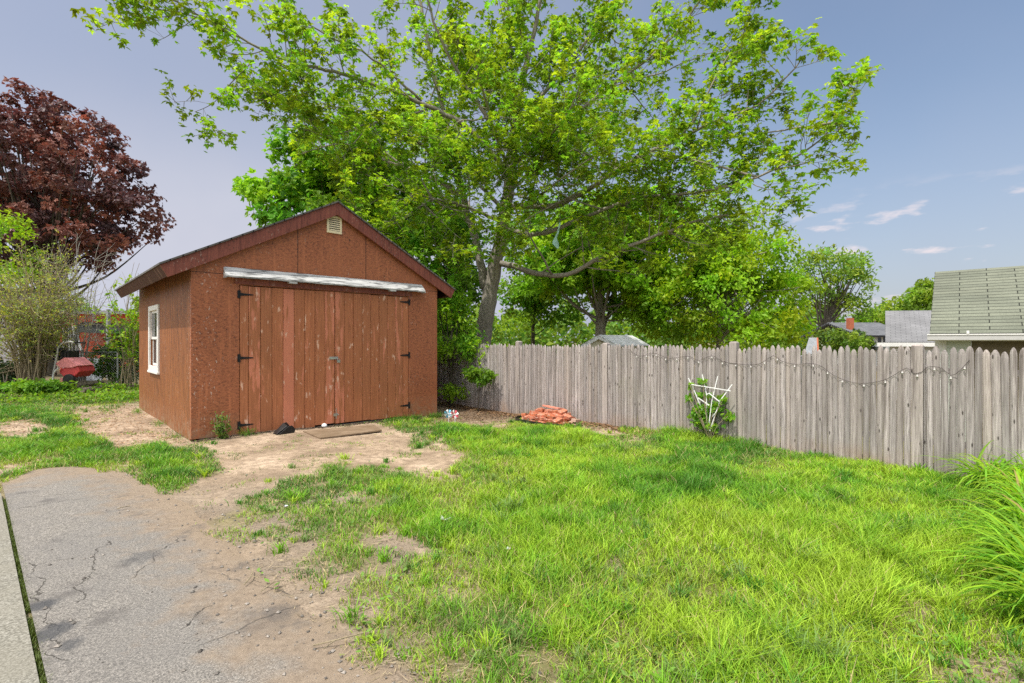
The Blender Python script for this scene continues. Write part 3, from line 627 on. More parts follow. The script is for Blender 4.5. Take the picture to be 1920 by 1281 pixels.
# window on the side wall (outside is towards -x)
b = MB(); T = .10
b.box(-.03, .002, W0-T, W0, WZ0-T, WZ1+T); b.box(-.03, .002, W1, W1+T, WZ0-T, WZ1+T); b.box(-.03, .002, W0, W1, WZ1, WZ1+T); b.box(-.045, .002, W0-T-.02, W1+T+.02, WZ0-T-.045, WZ0-T-.002); b.box(-.03, .002, W0, W1, WZ0-T, WZ0)
win = b.build('window', M['white_paint'], shed, bevel=.003)
zm = (WZ0+WZ1)/2
for (za, zc, xx) in ((zm-.02, WZ1, .012), (WZ0, zm+.02, .036)):
    b = MB(); r = .05
    b.box(xx, xx+.022, W0+.001, W0+r, za, zc); b.box(xx, xx+.022, W1-r, W1-.001, za, zc); b.box(xx, xx+.022, W0+r, W1-r, za, za+r); b.box(xx, xx+.022, W0+r, W1-r, zc-r, zc)
    if xx > .02: b.box(xx, xx+.022, (W0+W1)/2-.012, (W0+W1)/2+.012, za+r, zc-r)
    sa_ = b.build('sash', M['white_paint'], win)
    b = MB(); b.box(xx+.009, xx+.013, W0+r, W1-r, za+r, zc-r); b.build('pane', M['window_glass'], sa_)

# ------------------------------------------------------------------ stockade fence (local x along the fence, y towards the yard)
fence = thing('fence', 'weathered grey stockade fence with pointed pickets along the lawn', 'fence', (F0[0], F0[1], 0), math.atan2(f_dir[1], f_dir[0]))
POST = [-2.3, 0.0, 2.22, 4.64, 7.06, 9.48, 11.9]; FH = 1.515
def floc(t): p = F0+f_dir*t; return float(gz(p[0], p[1]))
for a, c in zip(POST[:-1], POST[1:]):
    b = MB(); x = a+.062
    while x < c-.075:
        w = U(.058, .076); w = min(w, c-.058-x); h = FH+U(-.045, .022)-(.05 if U(0, 1) < .06 else 0); z0 = floc(x)-.03+U(-.01, .015); yo = U(-.006, .004); tl = U(-.012, .012)
        prof = [(-.5, 0), (-.3, .013), (0, .019), (.3, .013), (.5, 0), (.5, -.008), (-.5, -.008)]
        lev = [(z0, 1), (z0+(h-z0)*.5, 1), (h-.075, 1), (h-.04, .82), (h-.015, .5), (h, .16)]
        V = [(x+w/2+p*w*.985*k+tl*(z-.7), yo+q*(.4+.6*k), z) for z, k in lev for p, q in prof]; m = len(prof)
        Q = [[r*m+j, r*m+(j+1) % m, (r+1)*m+(j+1) % m, (r+1)*m+j] for r in range(len(lev)-1) for j in range(m)]
        b.add(V, [q_[::-1] for q_ in Q], ngons=[list(range((len(lev)-1)*m, len(lev)*m))], col=(U(0, 1)*(.0 if U(0, 1) < .1 else 1), U(0, 1), U(0, 1)**3))
        x += w+U(.0, .0022)
    b.build('picket_panel', M['fence_wood'], fence)
    for z in (.35, 1.2):
        b = MB(); b.box(a+.06, c-.06, -.06, -.016, z, z+.07, col=(U(0, 1), .4, .1)); b.build('rail', M['fence_wood'], fence)
for k, a in enumerate(POST):
    b = MB(); h = FH+(.035 if k % 2 else .065); w = .056
    b.box(a-w, a+w, -.09, .024, floc(a)-.3, h-.02, col=(U(.5, 1), U(0, 1), .5)); b.hexa([(a-w, -.09, h-.0195), (a+w, -.09, h-.0195), (a+w, .024, h-.0195), (a-w, .024, h-.0195), (a-w+.02, -.07, h), (a+w-.02, -.07, h), (a+w-.02, .004, h), (a-w+.02, .004, h)], col=(U(0, 1), U(0, 1), .5))
    b.build('post', M['fence_wood'], fence, bevel=.004)
def FP(px, py, off=.03):        # a photo point carried onto the fence plane
    r = (px-960)/K; t = (F0[0]+f_n[0]*off-(F0[1]+f_n[1]*off)*r)/(.678+.735*r)
    p = F0+f_dir*t+f_n*off; return np.array([p[0], p[1], CH-(py-HZ)/K*p[1]])
SL_ = [(1178,655),(1200,668),(1225,662),(1255,672),(1290,668),(1310,676),(1335,667),(1355,678),(1380,682),(1400,684),(1425,682),(1450,667),(1465,677),(1490,683),(1525,682),(1545,690),(1560,702),(1590,715),(1620,719),(1660,712),(1700,690),(1712,700),(1728,698),(1740,688),(1765,690),(1783,704),(1800,695),(1818,675)]
lp = smooth_line([FP(*q) for q in SL_], .06)
lights = thing('string_lights', 'dark cord of small globe bulbs swagged along the pickets', 'string lights', tuple(lp[0]))
b = MB(); b.tube(lp, .0028, 5); b.build('cord', M['cord_dark'], lights, origin=lp[0])
acc = 0
for k in range(1, len(lp)):
    acc += np.linalg.norm(lp[k]-lp[k-1])
    if acc > .17:
        acc = 0; c = lp[k]+np.array([f_n[0]*.006, f_n[1]*.006, -.012]); b = MB()
        b.tube([c, c+(0, 0, -.012)], .005, 6)
        r_s = [(.004, -.012), (.009, -.016), (.0125, -.023), (.009, -.031), (.003, -.035)]
        b.tube([c+(0, 0, z) for r, z in r_s], [r for r, z in r_s], 8); b.build('bulb', M['bulb_glass'], lights, origin=lp[0], smooth=True)
# ------------------------------------------------------------------ leaves and trees
def leaves(mb, p, D, N, L, col, kind='kite', wr=.55, fold=.1):
    D = nrm(D); S = nrm(np.cross(D, N)); N = np.cross(S, D); L = np.asarray(L)[:, None]
    def kite(p, D, S, L, wr):
        return np.stack([p, p+D*L*.42-S*L*wr/2+N*L*fold, p+D*L-N*L*.12, p+D*L*.42+S*L*wr/2+N*L*fold], 1)
    parts = [kite(p, D, S, L, wr)]
    if kind == 'lobed':
        for sg in (-1, 1):
            d2 = nrm(D*.66+S*.75*sg); s2 = np.cross(N, d2)*-1
            parts.append(kite(p+N*L*.02, d2, nrm(s2), L*.74, wr*1.05))
    V = np.concatenate(parts, 0); c = np.concatenate([col]*len(parts), 0)
    mb.add(V.reshape(-1, 3), np.arange(len(V)*4).reshape(-1, 4), col=np.repeat(c, 4, 0))
def lcol(base, n, var=.25, hue=.12):
    k = U(1-var, 1+var, n)[:, None]; h = U(-hue, hue, n)[:, None]
    return np.clip(np.asarray(base)*k*np.concatenate([1+h*1.4, 1+h*.3, 1-h], 1), 0, 1)
def clusters(mb, pts, n_each, L, base, droop=.85, kind='lobed', tint=None, wr=.5, spread=.07):
    n = len(pts); k = n_each; tot = n*k
    p = np.repeat(pts, k, 0)+rng.normal(0, spread, (tot, 3))
    az = U(0, 2*math.pi, tot); dr = U(-.35, 1.0, tot)*1.4*droop
    D = np.stack([np.cos(az), np.sin(az), -dr], -1)
    N = nrm(np.stack([np.cos(az)*.5*dr, np.sin(az)*.5*dr, np.ones(tot)], -1)+rng.normal(0, .22, (tot, 3)))
    cb = np.repeat(lcol(base, n, .28, .22) if tint is None else tint, k, 0)*U(.8, 1.2, tot)[:, None]
    leaves(mb, p, D, N, L*U(.6, 1.2, tot), np.clip(cb, 0, 1), kind, wr)
def side_line(p0, d, L, up=.5, n=5, wig=.12):
    p = [np.asarray(p0, float)]; d = nrm(d); st = L/(n-1)
    for i in range(n-1):
        d = nrm(d+np.array([0, 0, up])*.25+rng.normal(0, wig, 3)); p.append(p[-1]+d*st)
    return np.array(p)

LEAF_Y = (.29, .445, .032)
def maple(name, label, limbs, group=None, side_gap=.25, L=.13, base=LEAF_Y, sl=(.7, 1.7), tips=1.0, n_each=7):
    tb = MB(); cb = MB(); pts = []
    org = np.array([limbs[0][0][0][0], limbs[0][0][0][1], 0.0])
    for pl, r0, r1, f0 in limbs:
        q = smooth_line(pl, .22); n_ = len(q); rr = r0+(r1-r0)*np.linspace(0, 1, n_)**.8
        q[1:-1] += rng.normal(0, .012, (n_-2, 3)); tb.tube(q, rr, 10 if r0 > .1 else 7)
        arc = np.concatenate([[0], np.cumsum(np.linalg.norm(np.diff(q, axis=0), axis=1))]); tot = arc[-1]
        s = f0*tot+U(0, side_gap)
        while s < tot:
            i = min(int(np.searchsorted(arc, s)), n_-2); f = s/tot; tn = nrm(q[i+1]-q[max(i-1, 0)])
            w = rdir(1)[0]; w = nrm(w-tn*np.dot(w, tn)); d = nrm(w+tn*U(.35, .9)+np.array([0, 0, .15]))
            Lb = U(*sl)*(1-.45*f); bl = side_line(q[i], d, Lb, up=U(-.1, .7), n=6)
            rb = min(rr[i]*.45, .006+.013*Lb); tb.tube(bl, np.linspace(rb, .004, 6), 5, cap=False)
            nt = max(3, int(Lb/.16))
            for k in range(nt):
                a = U(.25, 1)*5; j = min(int(a), 4); o = bl[j]+(bl[j+1]-bl[j])*(a-j)
                td = nrm(nrm(bl[j+1]-bl[j])*.7+rdir(1)[0]*.9+np.array([0, 0, .15])); tl = U(.15, .5)
                tw = side_line(o, td, tl, .3, 4, .1); tb.tube(tw, np.linspace(.0055, .003, 4), 4, cap=False)
                pts.append(tw[-1]); 
                if tl > .32: pts.append(tw[2])
            pts.append(bl[-1]); s += side_gap*U(.6, 1.4)*(1-.35*f)
        pts += [q[-1], q[-3]]
    pts = np.array(pts)
    root = thing(name, label, 'tree', tuple(org), group=group)
    tb.build('trunk', M['bark'], root, origin=org, smooth=True)
    sun = lcol(base, len(pts), .45, .22)  # random tone for each leaf cluster
    clusters(cb, pts, n_each, L, base, tint=sun); cb.build('crown', M['leaf'], root, origin=org)
    return root, len(pts)
def pl(*q): return [P(*a) for a in q]
big = [
 (pl((893,760,14.3),(905,640,14.2),(914,580,14),(928,500,14),(942,430,13.9),(955,350,13.8),(962,270,13.6),(968,200,13.4)), .31, .12, .72),
 (pl((968,200,13.4),(985,130,13.2),(1005,40,13),(1025,-60,12.8)), .11, .03, .1),
 (pl((966,260,13.6),(960,150,13.6),(955,50,13.8),(950,-40,14)), .10, .03, .15),
 (pl((930,492,14),(965,500,13.6),(1010,514,13.2),(1065,514,12.7),(1130,482,12.2),(1200,454,11.8),(1290,420,11.3),(1370,402,11)), .095, .02, .38),
 (pl((910,540,14),(892,450,14.4),(868,370,14.6),(850,280,14.8),(825,180,15),(802,80,15),(775,-60,15)), .135, .035, .35),
 (pl((956,388,13.8),(1000,386,13.4),(1040,386,13.2),(1110,352,12.6),(1165,312,12),(1260,266,11.4),(1330,232,11),(1420,198,10.6),(1470,150,10.3),(1505,108,10.1)), .10, .012, .3),
 (pl((1275,262,11.4),(1310,210,11.2),(1350,130,11),(1395,60,10.8),(1415,-20,10.7)), .03, .008, .1),
 (pl((944,425,13.9),(1010,440,13.2),(1100,405,12.6),(1200,372,12),(1320,360,11),(1420,332,10.4),(1480,300,10),(1545,258,9.7),(1592,200,9.4),(1602,172,9.3)), .075, .01, .35),
 (pl((1450,318,10.2),(1510,306,9.9),(1545,290,9.7),(1585,300,9.5)), .018, .006, .2),
 (pl((1400,338,10.5),(1440,355,10.3),(1490,358,10.2)), .012, .005, .3),
 (pl((958,330,13.7),(900,262,13.2),(850,222,12.9),(760,180,12.3),(700,158,12),(610,130,11.5),(555,120,11),(450,72,10.4),(360,22,10),(290,-20,9.7)), .085, .01, .3),
 (pl((400,48,10.2),(330,20,9.9),(270,18,9.7),(225,2,9.5)), .014, .005, .25),
 (pl((370,30,10.1),(325,62,10),(292,78,9.9)), .01, .004, .35),
 (pl((470,118,10.9),(440,150,10.7),(400,196,10.5),(365,210,10.4)), .014, .005, .45),
 (pl((560,118,11),(500,140,10.9),(475,180,10.8)), .012, .005, .3),
 (pl((790,190,12.6),(700,110,11.9),(620,70,11.5),(560,30,11.2),(480,-50,10.8)), .035, .01, .15),
 (pl((640,140,11.7),(590,170,11.5),(520,185,11.3),(480,192,11.2)), .014, .005, .2),
 (pl((800,205,12.6),(700,230,12.2),(620,255,12),(560,240,11.8),(515,240,11.7)), .03, .007, .2),
 (pl((962,290,13.6),(880,170,13),(820,60,12.4),(790,-60,12)), .07, .02, .15),
 (pl((966,240,13.5),(1040,150,13.2),(1110,60,13),(1170,-60,12.8)), .07, .02, .15),
 (pl((960,310,13.7),(1060,230,13.2),(1160,150,12.6),(1260,70,12),(1340,-40,11.4)), .075, .015, .25),
 (pl((1160,150,12.6),(1230,140,12.1),(1300,110,11.6),(1380,90,11.2)), .025, .007, .1),
 (pl((958,340,13.7),(940,280,12.6),(910,190,11.2),(890,110,10.2)), .07, .015, .35),
 (pl((958,340,13.7),(1000,290,12.4),(1060,220,11.2),(1100,130,10.4)), .06, .012, .35),
 (pl((944,420,13.9),(880,390,13),(810,372,12.3),(730,350,11.8),(670,320,11.6)), .06, .012, .25),
 (pl((868,370,14.6),(800,330,15.2),(720,300,15.8),(640,270,16.2),(560,290,16.5)), .07, .015, .25),
 (pl((862,340,14.6),(790,270,14),(710,220,13.6),(640,200,13.4),(580,205,13.2)), .06, .012, .2),
 (pl((955,360,13.8),(1010,310,15.5),(1080,260,17),(1150,220,18.4)), .07, .015, .25),
 (pl((950,400,13.8),(880,330,16),(820,280,17.5),(760,220,18.6)), .07, .015, .3),
 (pl((1010,514,13.2),(1060,480,13),(1110,450,12.8),(1160,400,12.6)), .02, .006, .2),
 (pl((958,360,13.8),(1000,370,12.6),(1060,330,11.4),(1120,290,10.8)), .05, .01, .3),
]
# fill limbs reaching through the crown's volume from the nearest big limb
crown_px = np.array([(520, 240), (560, 60), (700, -60), (1370, -60), (1420, 60), (1320, 230), (1400, 330), (1300, 400), (1180, 430), (1000, 370), (860, 420), (700, 400), (560, 330)], float)
pool = [(q_, r0) for l_, r0, r1, f0 in big for q_ in smooth_line(l_, .4)[2:-3]]; pool_p = np.array([q_ for q_, _ in pool])
k = 0
while k < 22:
    px, py, Yt = U(500, 1430), U(0, 430), U(11.2, 16.4)
    if not inside(np.array([px]), np.array([py]), crown_px)[0]: continue
    e = P(px, py, Yt); dd = np.linalg.norm(pool_p-e, axis=1)+2.5*np.maximum(0, pool_p[:, 2]-e[2]+.3); j = int(np.argmin(np.abs(dd-U(1.6, 3.2))))
    s0 = pool_p[j]; k += 1
    if np.linalg.norm(e-s0) > 5: continue
    big.append(([s0, (s0+e)/2+np.array([U(-.2, .2), U(-.2, .2), U(-.25, .1)]), e], min(.032, pool[j][1]*.6), .006, .25))
k = 0
while k < 24:
    px, py, Yt = U(620, 1400), U(230, 500), U(11.0, 14.2)
    if not inside(np.array([px]), np.array([py]), crown_px+np.array([0, 80]))[0]: continue
    e = P(px, py, Yt); dd = np.linalg.norm(pool_p-e, axis=1); j = int(np.argmin(np.abs(dd-U(1.4, 2.8)))); s0 = pool_p[j]; k += 1
    if np.linalg.norm(e-s0) > 4: continue
    big.append(([s0, (s0+e)/2+np.array([U(-.2, .2), U(-.2, .2), U(-.2, .15)]), e], min(.028, pool[j][1]*.6), .006, .25))
_, npts = maple('maple_tree', 'tallest tree, grey leaning trunk behind the fence beside the shed with wide spring green crown', big)
print('maple clusters', npts)

def blob_tree(name, label, base, th_, r0, ells, nclump, nleaf, L, col, rc=(.5, .9), kind='kite', wr=.6, group=None, trunk=None, mat='leaf', bark_='bark_dark', up=.6, droop=.25, branch=.3, cvar=.3, cat='tree', names=('trunk', 'crown')):
    base = np.asarray(base, float); tb = MB(); cb = MB()
    if trunk is None: trunk = [base+(0, 0, -.2), base+np.array([U(-.1, .1), U(-.1, .1), th_*.5]), base+np.array([U(-.2, .2), U(-.2, .2), th_])]
    q = smooth_line(trunk, .4); tb.tube(q, np.linspace(r0, r0*.35, len(q)), 9)
    vol = np.array([e[1][0]*e[1][1]*e[1][2] for e in ells]); pick = rng.choice(len(ells), nclump, p=vol/vol.sum())
    cs = []
    for k in pick:
        c, r = ells[k]; d = rdir(1)[0]; cs.append(np.asarray(c)+np.asarray(r)*d*U(.3, 1.02)**.45)
    cs = np.array(cs); cs[:, 2] = np.maximum(cs[:, 2], .3)
    mid = np.mean([e[0] for e in ells], axis=0)
    for c in cs[:int(nclump*branch)]:
        j = int(U(.35, 1)*(len(q)-1)); s0 = q[j]; m_ = (s0+c)/2+np.array([0, 0, -.12*np.linalg.norm(c-s0)])
        w = smooth_line([s0, m_, c], .5); tb.tube(w, np.linspace(min(r0*.3, .02+.012*np.linalg.norm(c-s0)), .008, len(w)), 5, cap=False)
    rcl = U(rc[0], rc[1], nclump); ccol = lcol(col, nclump, cvar, .2)
    tot = nclump*nleaf; off = rdir(tot)*(U(0, 1, tot)**.5)[:, None]*np.array([1, 1, .75])
    p = np.repeat(cs, nleaf, 0)+off*np.repeat(rcl, nleaf)[:, None]
    outw = nrm(np.repeat(cs, nleaf, 0)-mid)*.5+off*.5
    N = nrm(outw+np.array([0, 0, up])+rng.normal(0, .45, (tot, 3)))
    D = nrm(rng.normal(0, 1, (tot, 3))+outw*.5+np.array([0, 0, -droop]))
    c_ = np.clip(np.repeat(ccol, nleaf, 0)*U(.75, 1.25, tot)[:, None], 0, 1)
    leaves(cb, p, D, N, L*U(.6, 1.25, tot), c_, kind, wr)
    root = thing(name, label, cat, tuple(base), group=group)
    tb.build(names[0], M[bark_], root, origin=base, smooth=True); cb.build(names[1], M[mat], root, origin=base)
    return root
def E(px, py, Y, rx, ry, rz): return (P(px, py, Y), (rx, ry, rz))
def base_at(px, Y, z=0): return np.array([(px-960)/K*Y, Y, z])
# copper maple on the left
blob_tree('copper_maple', 'dark purple leaved maple rising behind the bushes on the left', base_at(90, 22), 8, .3,
          [E(60, 325, 22, 4.3, 4, 3.4), E(160, 405, 22, 3.1, 3, 2.3), E(-10, 300, 22.5, 3.6, 3, 3.2), E(80, 450, 22, 4.2, 3, 1.5), E(70, 240, 22, 2.2, 2, 1.8)], 400, 56, .20, (.20, .095, .08),
          rc=(.3, .7), kind='lobed', wr=.6, mat='dark_red_leaf', cvar=.45)
# dense trees behind the shed and the big maple
blob_tree('dense_maple', 'dense mid green tree right behind the shed roof', base_at(640, 19), 6, .25,
          [E(620, 420, 19, 2.9, 2.2, 2.4), E(560, 360, 19, 1.9, 1.6, 1.7), E(700, 380, 19, 2.6, 2, 2.4), E(790, 470, 18.5, 2.1, 1.8, 2.6), E(640, 300, 19, 2.2, 1.8, 1.6)], 190, 80, .24, (.20, .40, .03), rc=(.45, .85), kind='lobed')
blob_tree('dense_maple', 'dark leafy tree between the shed and the grey leaning trunk', base_at(850, 17.5), 4, .16,
          [E(845, 500, 17.5, 1.2, 1.2, 2.0), E(870, 590, 17.5, 1.3, 1, 1.3), E(830, 620, 17, 1.0, .9, 1.1), E(830, 420, 17.5, 1.2, 1, 1.3)], 64, 75, .20, (.17, .33, .03), rc=(.35, .65))
blob_tree('shade_tree', 'dark green tree with slim stems right of the grey leaning trunk', base_at(1000, 25), 6, .12,
          [E(1000, 490, 25, 2.2, 1.8, 3.0), E(1060, 430, 25, 2.4, 2, 2.2), E(970, 580, 25, 1.4, 1.2, 1.4), E(1050, 560, 25, 1.6, 1.4, 1.6)], 130, 75, .25, (.19, .36, .03), rc=(.5, .9))
blob_tree('forked_tree', 'tree with stout forked trunk rising behind the little cream gabled shed', base_at(1126, 21), 4, .30,
          [E(1120, 470, 21, 2.9, 2.2, 1.7), E(1200, 520, 21, 2.4, 2, 1.6), E(1050, 500, 21, 1.9, 1.6, 1.5), E(1180, 430, 21, 2.6, 2, 1.5)], 150, 75, .25, (.28, .48, .03), rc=(.45, .85), kind='lobed',
          trunk=[base_at(1126, 21, -.2), P(1126, 600, 21), P(1124, 565, 21), P(1130, 520, 21), P(1140, 470, 21)], bark_='bark')
fk = MB()
blob_tree('yellow_green_tree', 'rounded bright yellow green tree above the fence right of the middle', base_at(1348, 20), 5, .17,
          [E(1330, 560, 20, 2.9, 2.2, 1.9), E(1430, 570, 19.5, 1.9, 1.7, 1.5), E(1250, 580, 20, 1.7, 1.6, 1.4), E(1350, 500, 20, 2.0, 1.7, 1.4), E(1470, 600, 19.5, 1.3, 1.2, 1.0), E(1390, 610, 19, 2.2, 1.4, .8), E(1290, 480, 20, 2.1, 1.8, 1.4), E(1410, 500, 20, 1.8, 1.6, 1.3), E(1210, 540, 20, 1.5, 1.4, 1.3)], 290, 75, .20, (.33, .50, .024),
          rc=(.35, .7), trunk=[base_at(1350, 20, -.2), P(1350, 600, 20), P(1346, 520, 20), P(1342, 450, 20)], bark_='bark', droop=.5)
blob_tree('loose_tree', 'thin crowned tree whose bare twigs show above the bright yellow green one', base_at(1345, 22), 7, .14,
          [E(1340, 450, 22, 2.2, 1.8, 1.3), E(1420, 430, 22, 1.4, 1.2, 1.1), E(1300, 400, 22, 2.0, 1.6, 1.0)], 70, 38, .22, (.24, .38, .03), rc=(.45, .9), branch=1.0, bark_='bark',
          trunk=[base_at(1345, 22, -.2), P(1350, 560, 22), P(1340, 470, 22), P(1335, 420, 22)])
blob_tree('elm_tree', 'tall vase shaped feathery tree standing left of the chimney house', base_at(1545, 40), 8, .32,
          [E(1535, 520, 40, 2.6, 2.2, 2.3), E(1590, 530, 40, 1.9, 1.8, 2.5), E(1500, 545, 40, 1.6, 1.5, 2.0), E(1560, 500, 40, 2.3, 2, 1.6), E(1600, 580, 40, 1.2, 1.1, 1.6)], 105, 36, .38, (.27, .40, .06), rc=(.5, 1.1), wr=.4, up=.2, droop=-.3,
          branch=.5, trunk=[base_at(1540, 40, -.3), P(1542, 640, 40), P(1552, 600, 40), P(1575, 550, 40)])
blob_tree('shrub', 'dark rounded shrub under the vase shaped tree', base_at(1580, 34), 1.2, .08, [E(1570, 638, 34, 1.9, 1.4, .95), E(1600, 646, 33, 1.0, 1, .45)], 50, 65, .26, (.12, .19, .035), rc=(.4, .7), cat='shrub', names=('stem', 'foliage'))
blob_tree('shrub', 'light green sapling in front of the chimney house', base_at(1588, 30), 1.4, .05, [E(1588, 642, 30, .8, .7, .6)], 16, 50, .22, (.17, .28, .03), rc=(.3, .5), cat='shrub', names=('stem', 'foliage'))
blob_tree('broad_tree', 'broad tree showing over the grey roof', base_at(1725, 50), 5, .3, [E(1730, 570, 50, 2.7, 2, 2.0), E(1700, 585, 50, 2.0, 1.8, 1.4), E(1750, 560, 50, 2.0, 1.8, 2)], 70, 70, .42, (.24, .36, .04), rc=(.6, 1.1))
blob_tree('broad_tree', 'small bushy tree showing above the dark chimney roof', base_at(1640, 60), 4, .25, [E(1640, 598, 60, 2.2, 1.8, 1.0)], 34, 60, .45, (.26, .42, .03), rc=(.6, 1.0))
blob_tree('shrub', 'bright leafy bush squeezed between the shed corner and the fence end', base_at(845, 12.6), 2.6, .05,
          [E(850, 640, 12.5, .62, .5, .85), E(842, 570, 12.7, .5, .45, .8), E(880, 655, 12.2, .42, .35, .42), E(852, 715, 12.4, .28, .25, .5)], 62, 52, .125, (.26, .47, .032), rc=(.2, .38), wr=.5, cat='shrub', names=('stem', 'foliage'))
blob_tree('shrub', 'small low leafy clump hanging in front of the fence beside the shed', base_at(897, 11.7), .8, .02, [E(897, 703, 11.6, .32, .2, .17)], 16, 42, .11, (.17, .31, .026), rc=(.1, .2), cat='shrub', names=('stem', 'foliage'))
# far woods closing the horizon
wb = MB()
n_ = 30000; a = U(-1.25, 1.25, n_); Yw = U(62, 85, n_); x = a*Yw; hmax = 3.0+3.2*vnoise(x*.0+a*40, a*0, 1.0, 77)*1.4
z = U(0, 1, n_)**.8*hmax; p = np.stack([x, Yw, z], -1)
leaves(wb, p, rdir(n_), nrm(rdir(n_)*.7+np.array([0, -.5, .6])), U(.5, 1.1, n_), lcol((.17, .29, .035), n_, .4, .25), 'kite', .7)
tag(wb.build('distant_woods', M['leaf']), 'far line of trees behind the houses', 'woods', kind='stuff')

# ------------------------------------------------------------------ left corner: shrubs, chain link fence, red shed, machine
def stem_shrub(name, label, base, nst, H, spread, Lleaf, col, nleaf, r=.016, mat='stem_tan', leaf_from=.35, cat='shrub', side=7, foliage_mat='leaf'):
    base = np.asarray(base, float); tb = MB(); cb = MB(); pp = []
    for _ in range(nst):
        a = U(0, 2*math.pi); sp = spread*U(.1, 1)**.7; h = H*U(.6, 1.05)*(1-.2*(sp/spread)**2); o = base+np.array([math.cos(a)*U(0, .35), math.sin(a)*U(0, .35), -.05])
        e = base+np.array([math.cos(a)*sp, math.sin(a)*sp, h]); m_ = base+np.array([math.cos(a)*sp*.3, math.sin(a)*sp*.3, h*.5])
        q = smooth_line([o, m_+rng.normal(0, .12, 3), e], .3); q[2:] += np.cumsum(rng.normal(0, .02, (len(q)-2, 3)), 0)
        tb.tube(q, np.linspace(r*U(.7, 1.4), .005, len(q)), 5, cap=False)
        for _k in range(side):
            j = int(U(.3, .98)*(len(q)-1)); d = nrm(np.array([math.cos(a), math.sin(a), .8])*.5+rdir(1)[0]); w = side_line(q[j], d, U(.3, .9)*H/4, .4, 5, .15)
            tb.tube(w, np.linspace(.006, .0025, 5), 4, cap=False)
            k = nleaf; f = U(.15, 1, k)*4; ji = np.minimum(f.astype(int), 3); pp.append(w[ji]+(w[ji+1]-w[ji])*(f-ji)[:, None])
    root = thing(name, label, cat, tuple(base)); tb.build('stems', M[mat], root, origin=base, smooth=True)
    if nleaf:
        pp = np.concatenate(pp); pp = pp[pp[:, 2] > H*leaf_from*U(.6, 1.2, len(pp))]; n_ = len(pp)
        leaves(cb, pp+rng.normal(0, .03, (n_, 3)), rng.normal(0, 1, (n_, 3))+np.array([0, 0, .2]), nrm(rng.normal(0, .6, (n_, 3))+np.array([0, 0, 1])), Lleaf*U(.6, 1.3, n_), lcol(col, n_, .35, .25), 'kite', .5)
        cb.build('foliage', M[foliage_mat], root, origin=base)
    return root
stem_shrub('tall_shrub', 'tall brown many stemmed shrub with sparse olive leaves on the left', base_at(60, 14.8), 84, 4.5, 1.5,   .07, (.36, .42, .10), 9, r=.02, leaf_from=.34, side=14)
stem_shrub('dead_shrub', 'bare silvery grey twigs sticking up from the tall shrub on the left', base_at(140, 16.0), 26, 5.2, 1.15, .1, (0, 0, 0), 0, r=.016, mat='twig_grey', side=14)
stem_shrub('light_shrub', 'slender light green shrub close to the back corner of the shed', base_at(240, 15.8), 16, 4.0, .85, .13, (.28, .45, .035), 11, r=.014, leaf_from=.25)
blob_tree('young_tree', 'bright green tree cut by the left edge of the picture', base_at(-20, 17), 3, .1, [E(-5, 470, 17, 1.1, 1, 1.5), E(10, 540, 17, .8, .8, 1.0)], 42, 60, .16, (.32, .5, .028), rc=(.3, .55))
blob_tree('hedge', 'dark leafy bush growing through the chain link fence by the shed', base_at(228, 16.6), 1.2, .04, [E(228, 680, 16.8, .75, .5, .75), E(245, 650, 16.8, .45, .4, .6)], 46, 70, .14, (.09, .18, .026), rc=(.2, .36), cat='shrub', names=('stem', 'foliage'))
blob_tree('hedge', 'dark shady bush at the foot of the tall shrub by the left edge', base_at(8, 14.5), .6, .04, [E(2, 705, 15.5, .6, .5, .6), E(45, 700, 16.2, .7, .4, .5)], 40, 60, .12, (.035, .06, .02), rc=(.15, .3), cat='shrub', names=('stem', 'foliage'))
blob_tree('low_bush', 'low leafy bush in front of the tall brown shrub', base_at(62, 14.0), .3, .02, [E(62, 735, 13.8, 1.0, .45, .26)], 46, 50, .12, (.16, .31, .028), rc=(.12, .22), cat='shrub', names=('stem', 'foliage'))
cvb = MB()
n_ = 5200; x = U(-13.8, -9.6, n_); y = U(12.2, 16.2, n_); ok = fbm(x, y, 1.2, 71) > .42; x, y = x[ok], y[ok]; n_ = len(x)
p = np.stack([x, y, gz(x, y)+U(.02, .26, n_)*fbm(x, y, .9, 73)*1.6], -1)
leaves(cvb, p, rdir(n_), nrm(rng.normal(0, .4, (n_, 3))+np.array([0, 0, 1])), U(.06, .12, n_), lcol((.19, .34, .03), n_, .45, .2), 'kite', .7)
tag(cvb.build('ground_cover', M['leaf']), 'leafy weeds under the bushes on the left', 'ground cover', kind='stuff')
# chain link
cx0, cx1, cy = -14.2, -11.75, 16.3
clf = thing('chain_link_fence', 'rusty grey chain link fence behind the shrubs on the left', 'fence', (cx0, cy, 0))
o_ = np.array([cx0, cy, 0])
for x in (cx0, -13.0, cx1): 
    b = MB(); b.tube([(x, cy, -.2), (x, cy, 1.25)], .03, 8); b.build('post', M['galvanised'], clf, origin=o_)
b = MB(); b.tube([(cx0, cy, 1.2), (cx1, cy, 1.2)], .022, 8); b.build('rail', M['pipe_dark'], clf, origin=o_)
b = MB(); H_ = 1.15; s = cx0-H_
while s < cx1:
    for sg in (1, -1):
        a0, a1 = (s, s+H_) if sg > 0 else (s+H_, s); za, zc = 0.03, .03+H_
        lo, hi = max(min(a0, a1), cx0), min(max(a0, a1), cx1)
        if hi-lo < .02: continue
        zf = lambda xx: za+(xx-s)*1.0 if sg > 0 else za+(s+H_-xx)*1.0
        b.tube([(lo, cy+.004*sg, zf(lo)), (hi, cy+.004*sg, zf(hi))], .0032, 3, cap=False)
    s += .085
b.build('wire_mesh', M['galvanised'], clf, origin=o_)
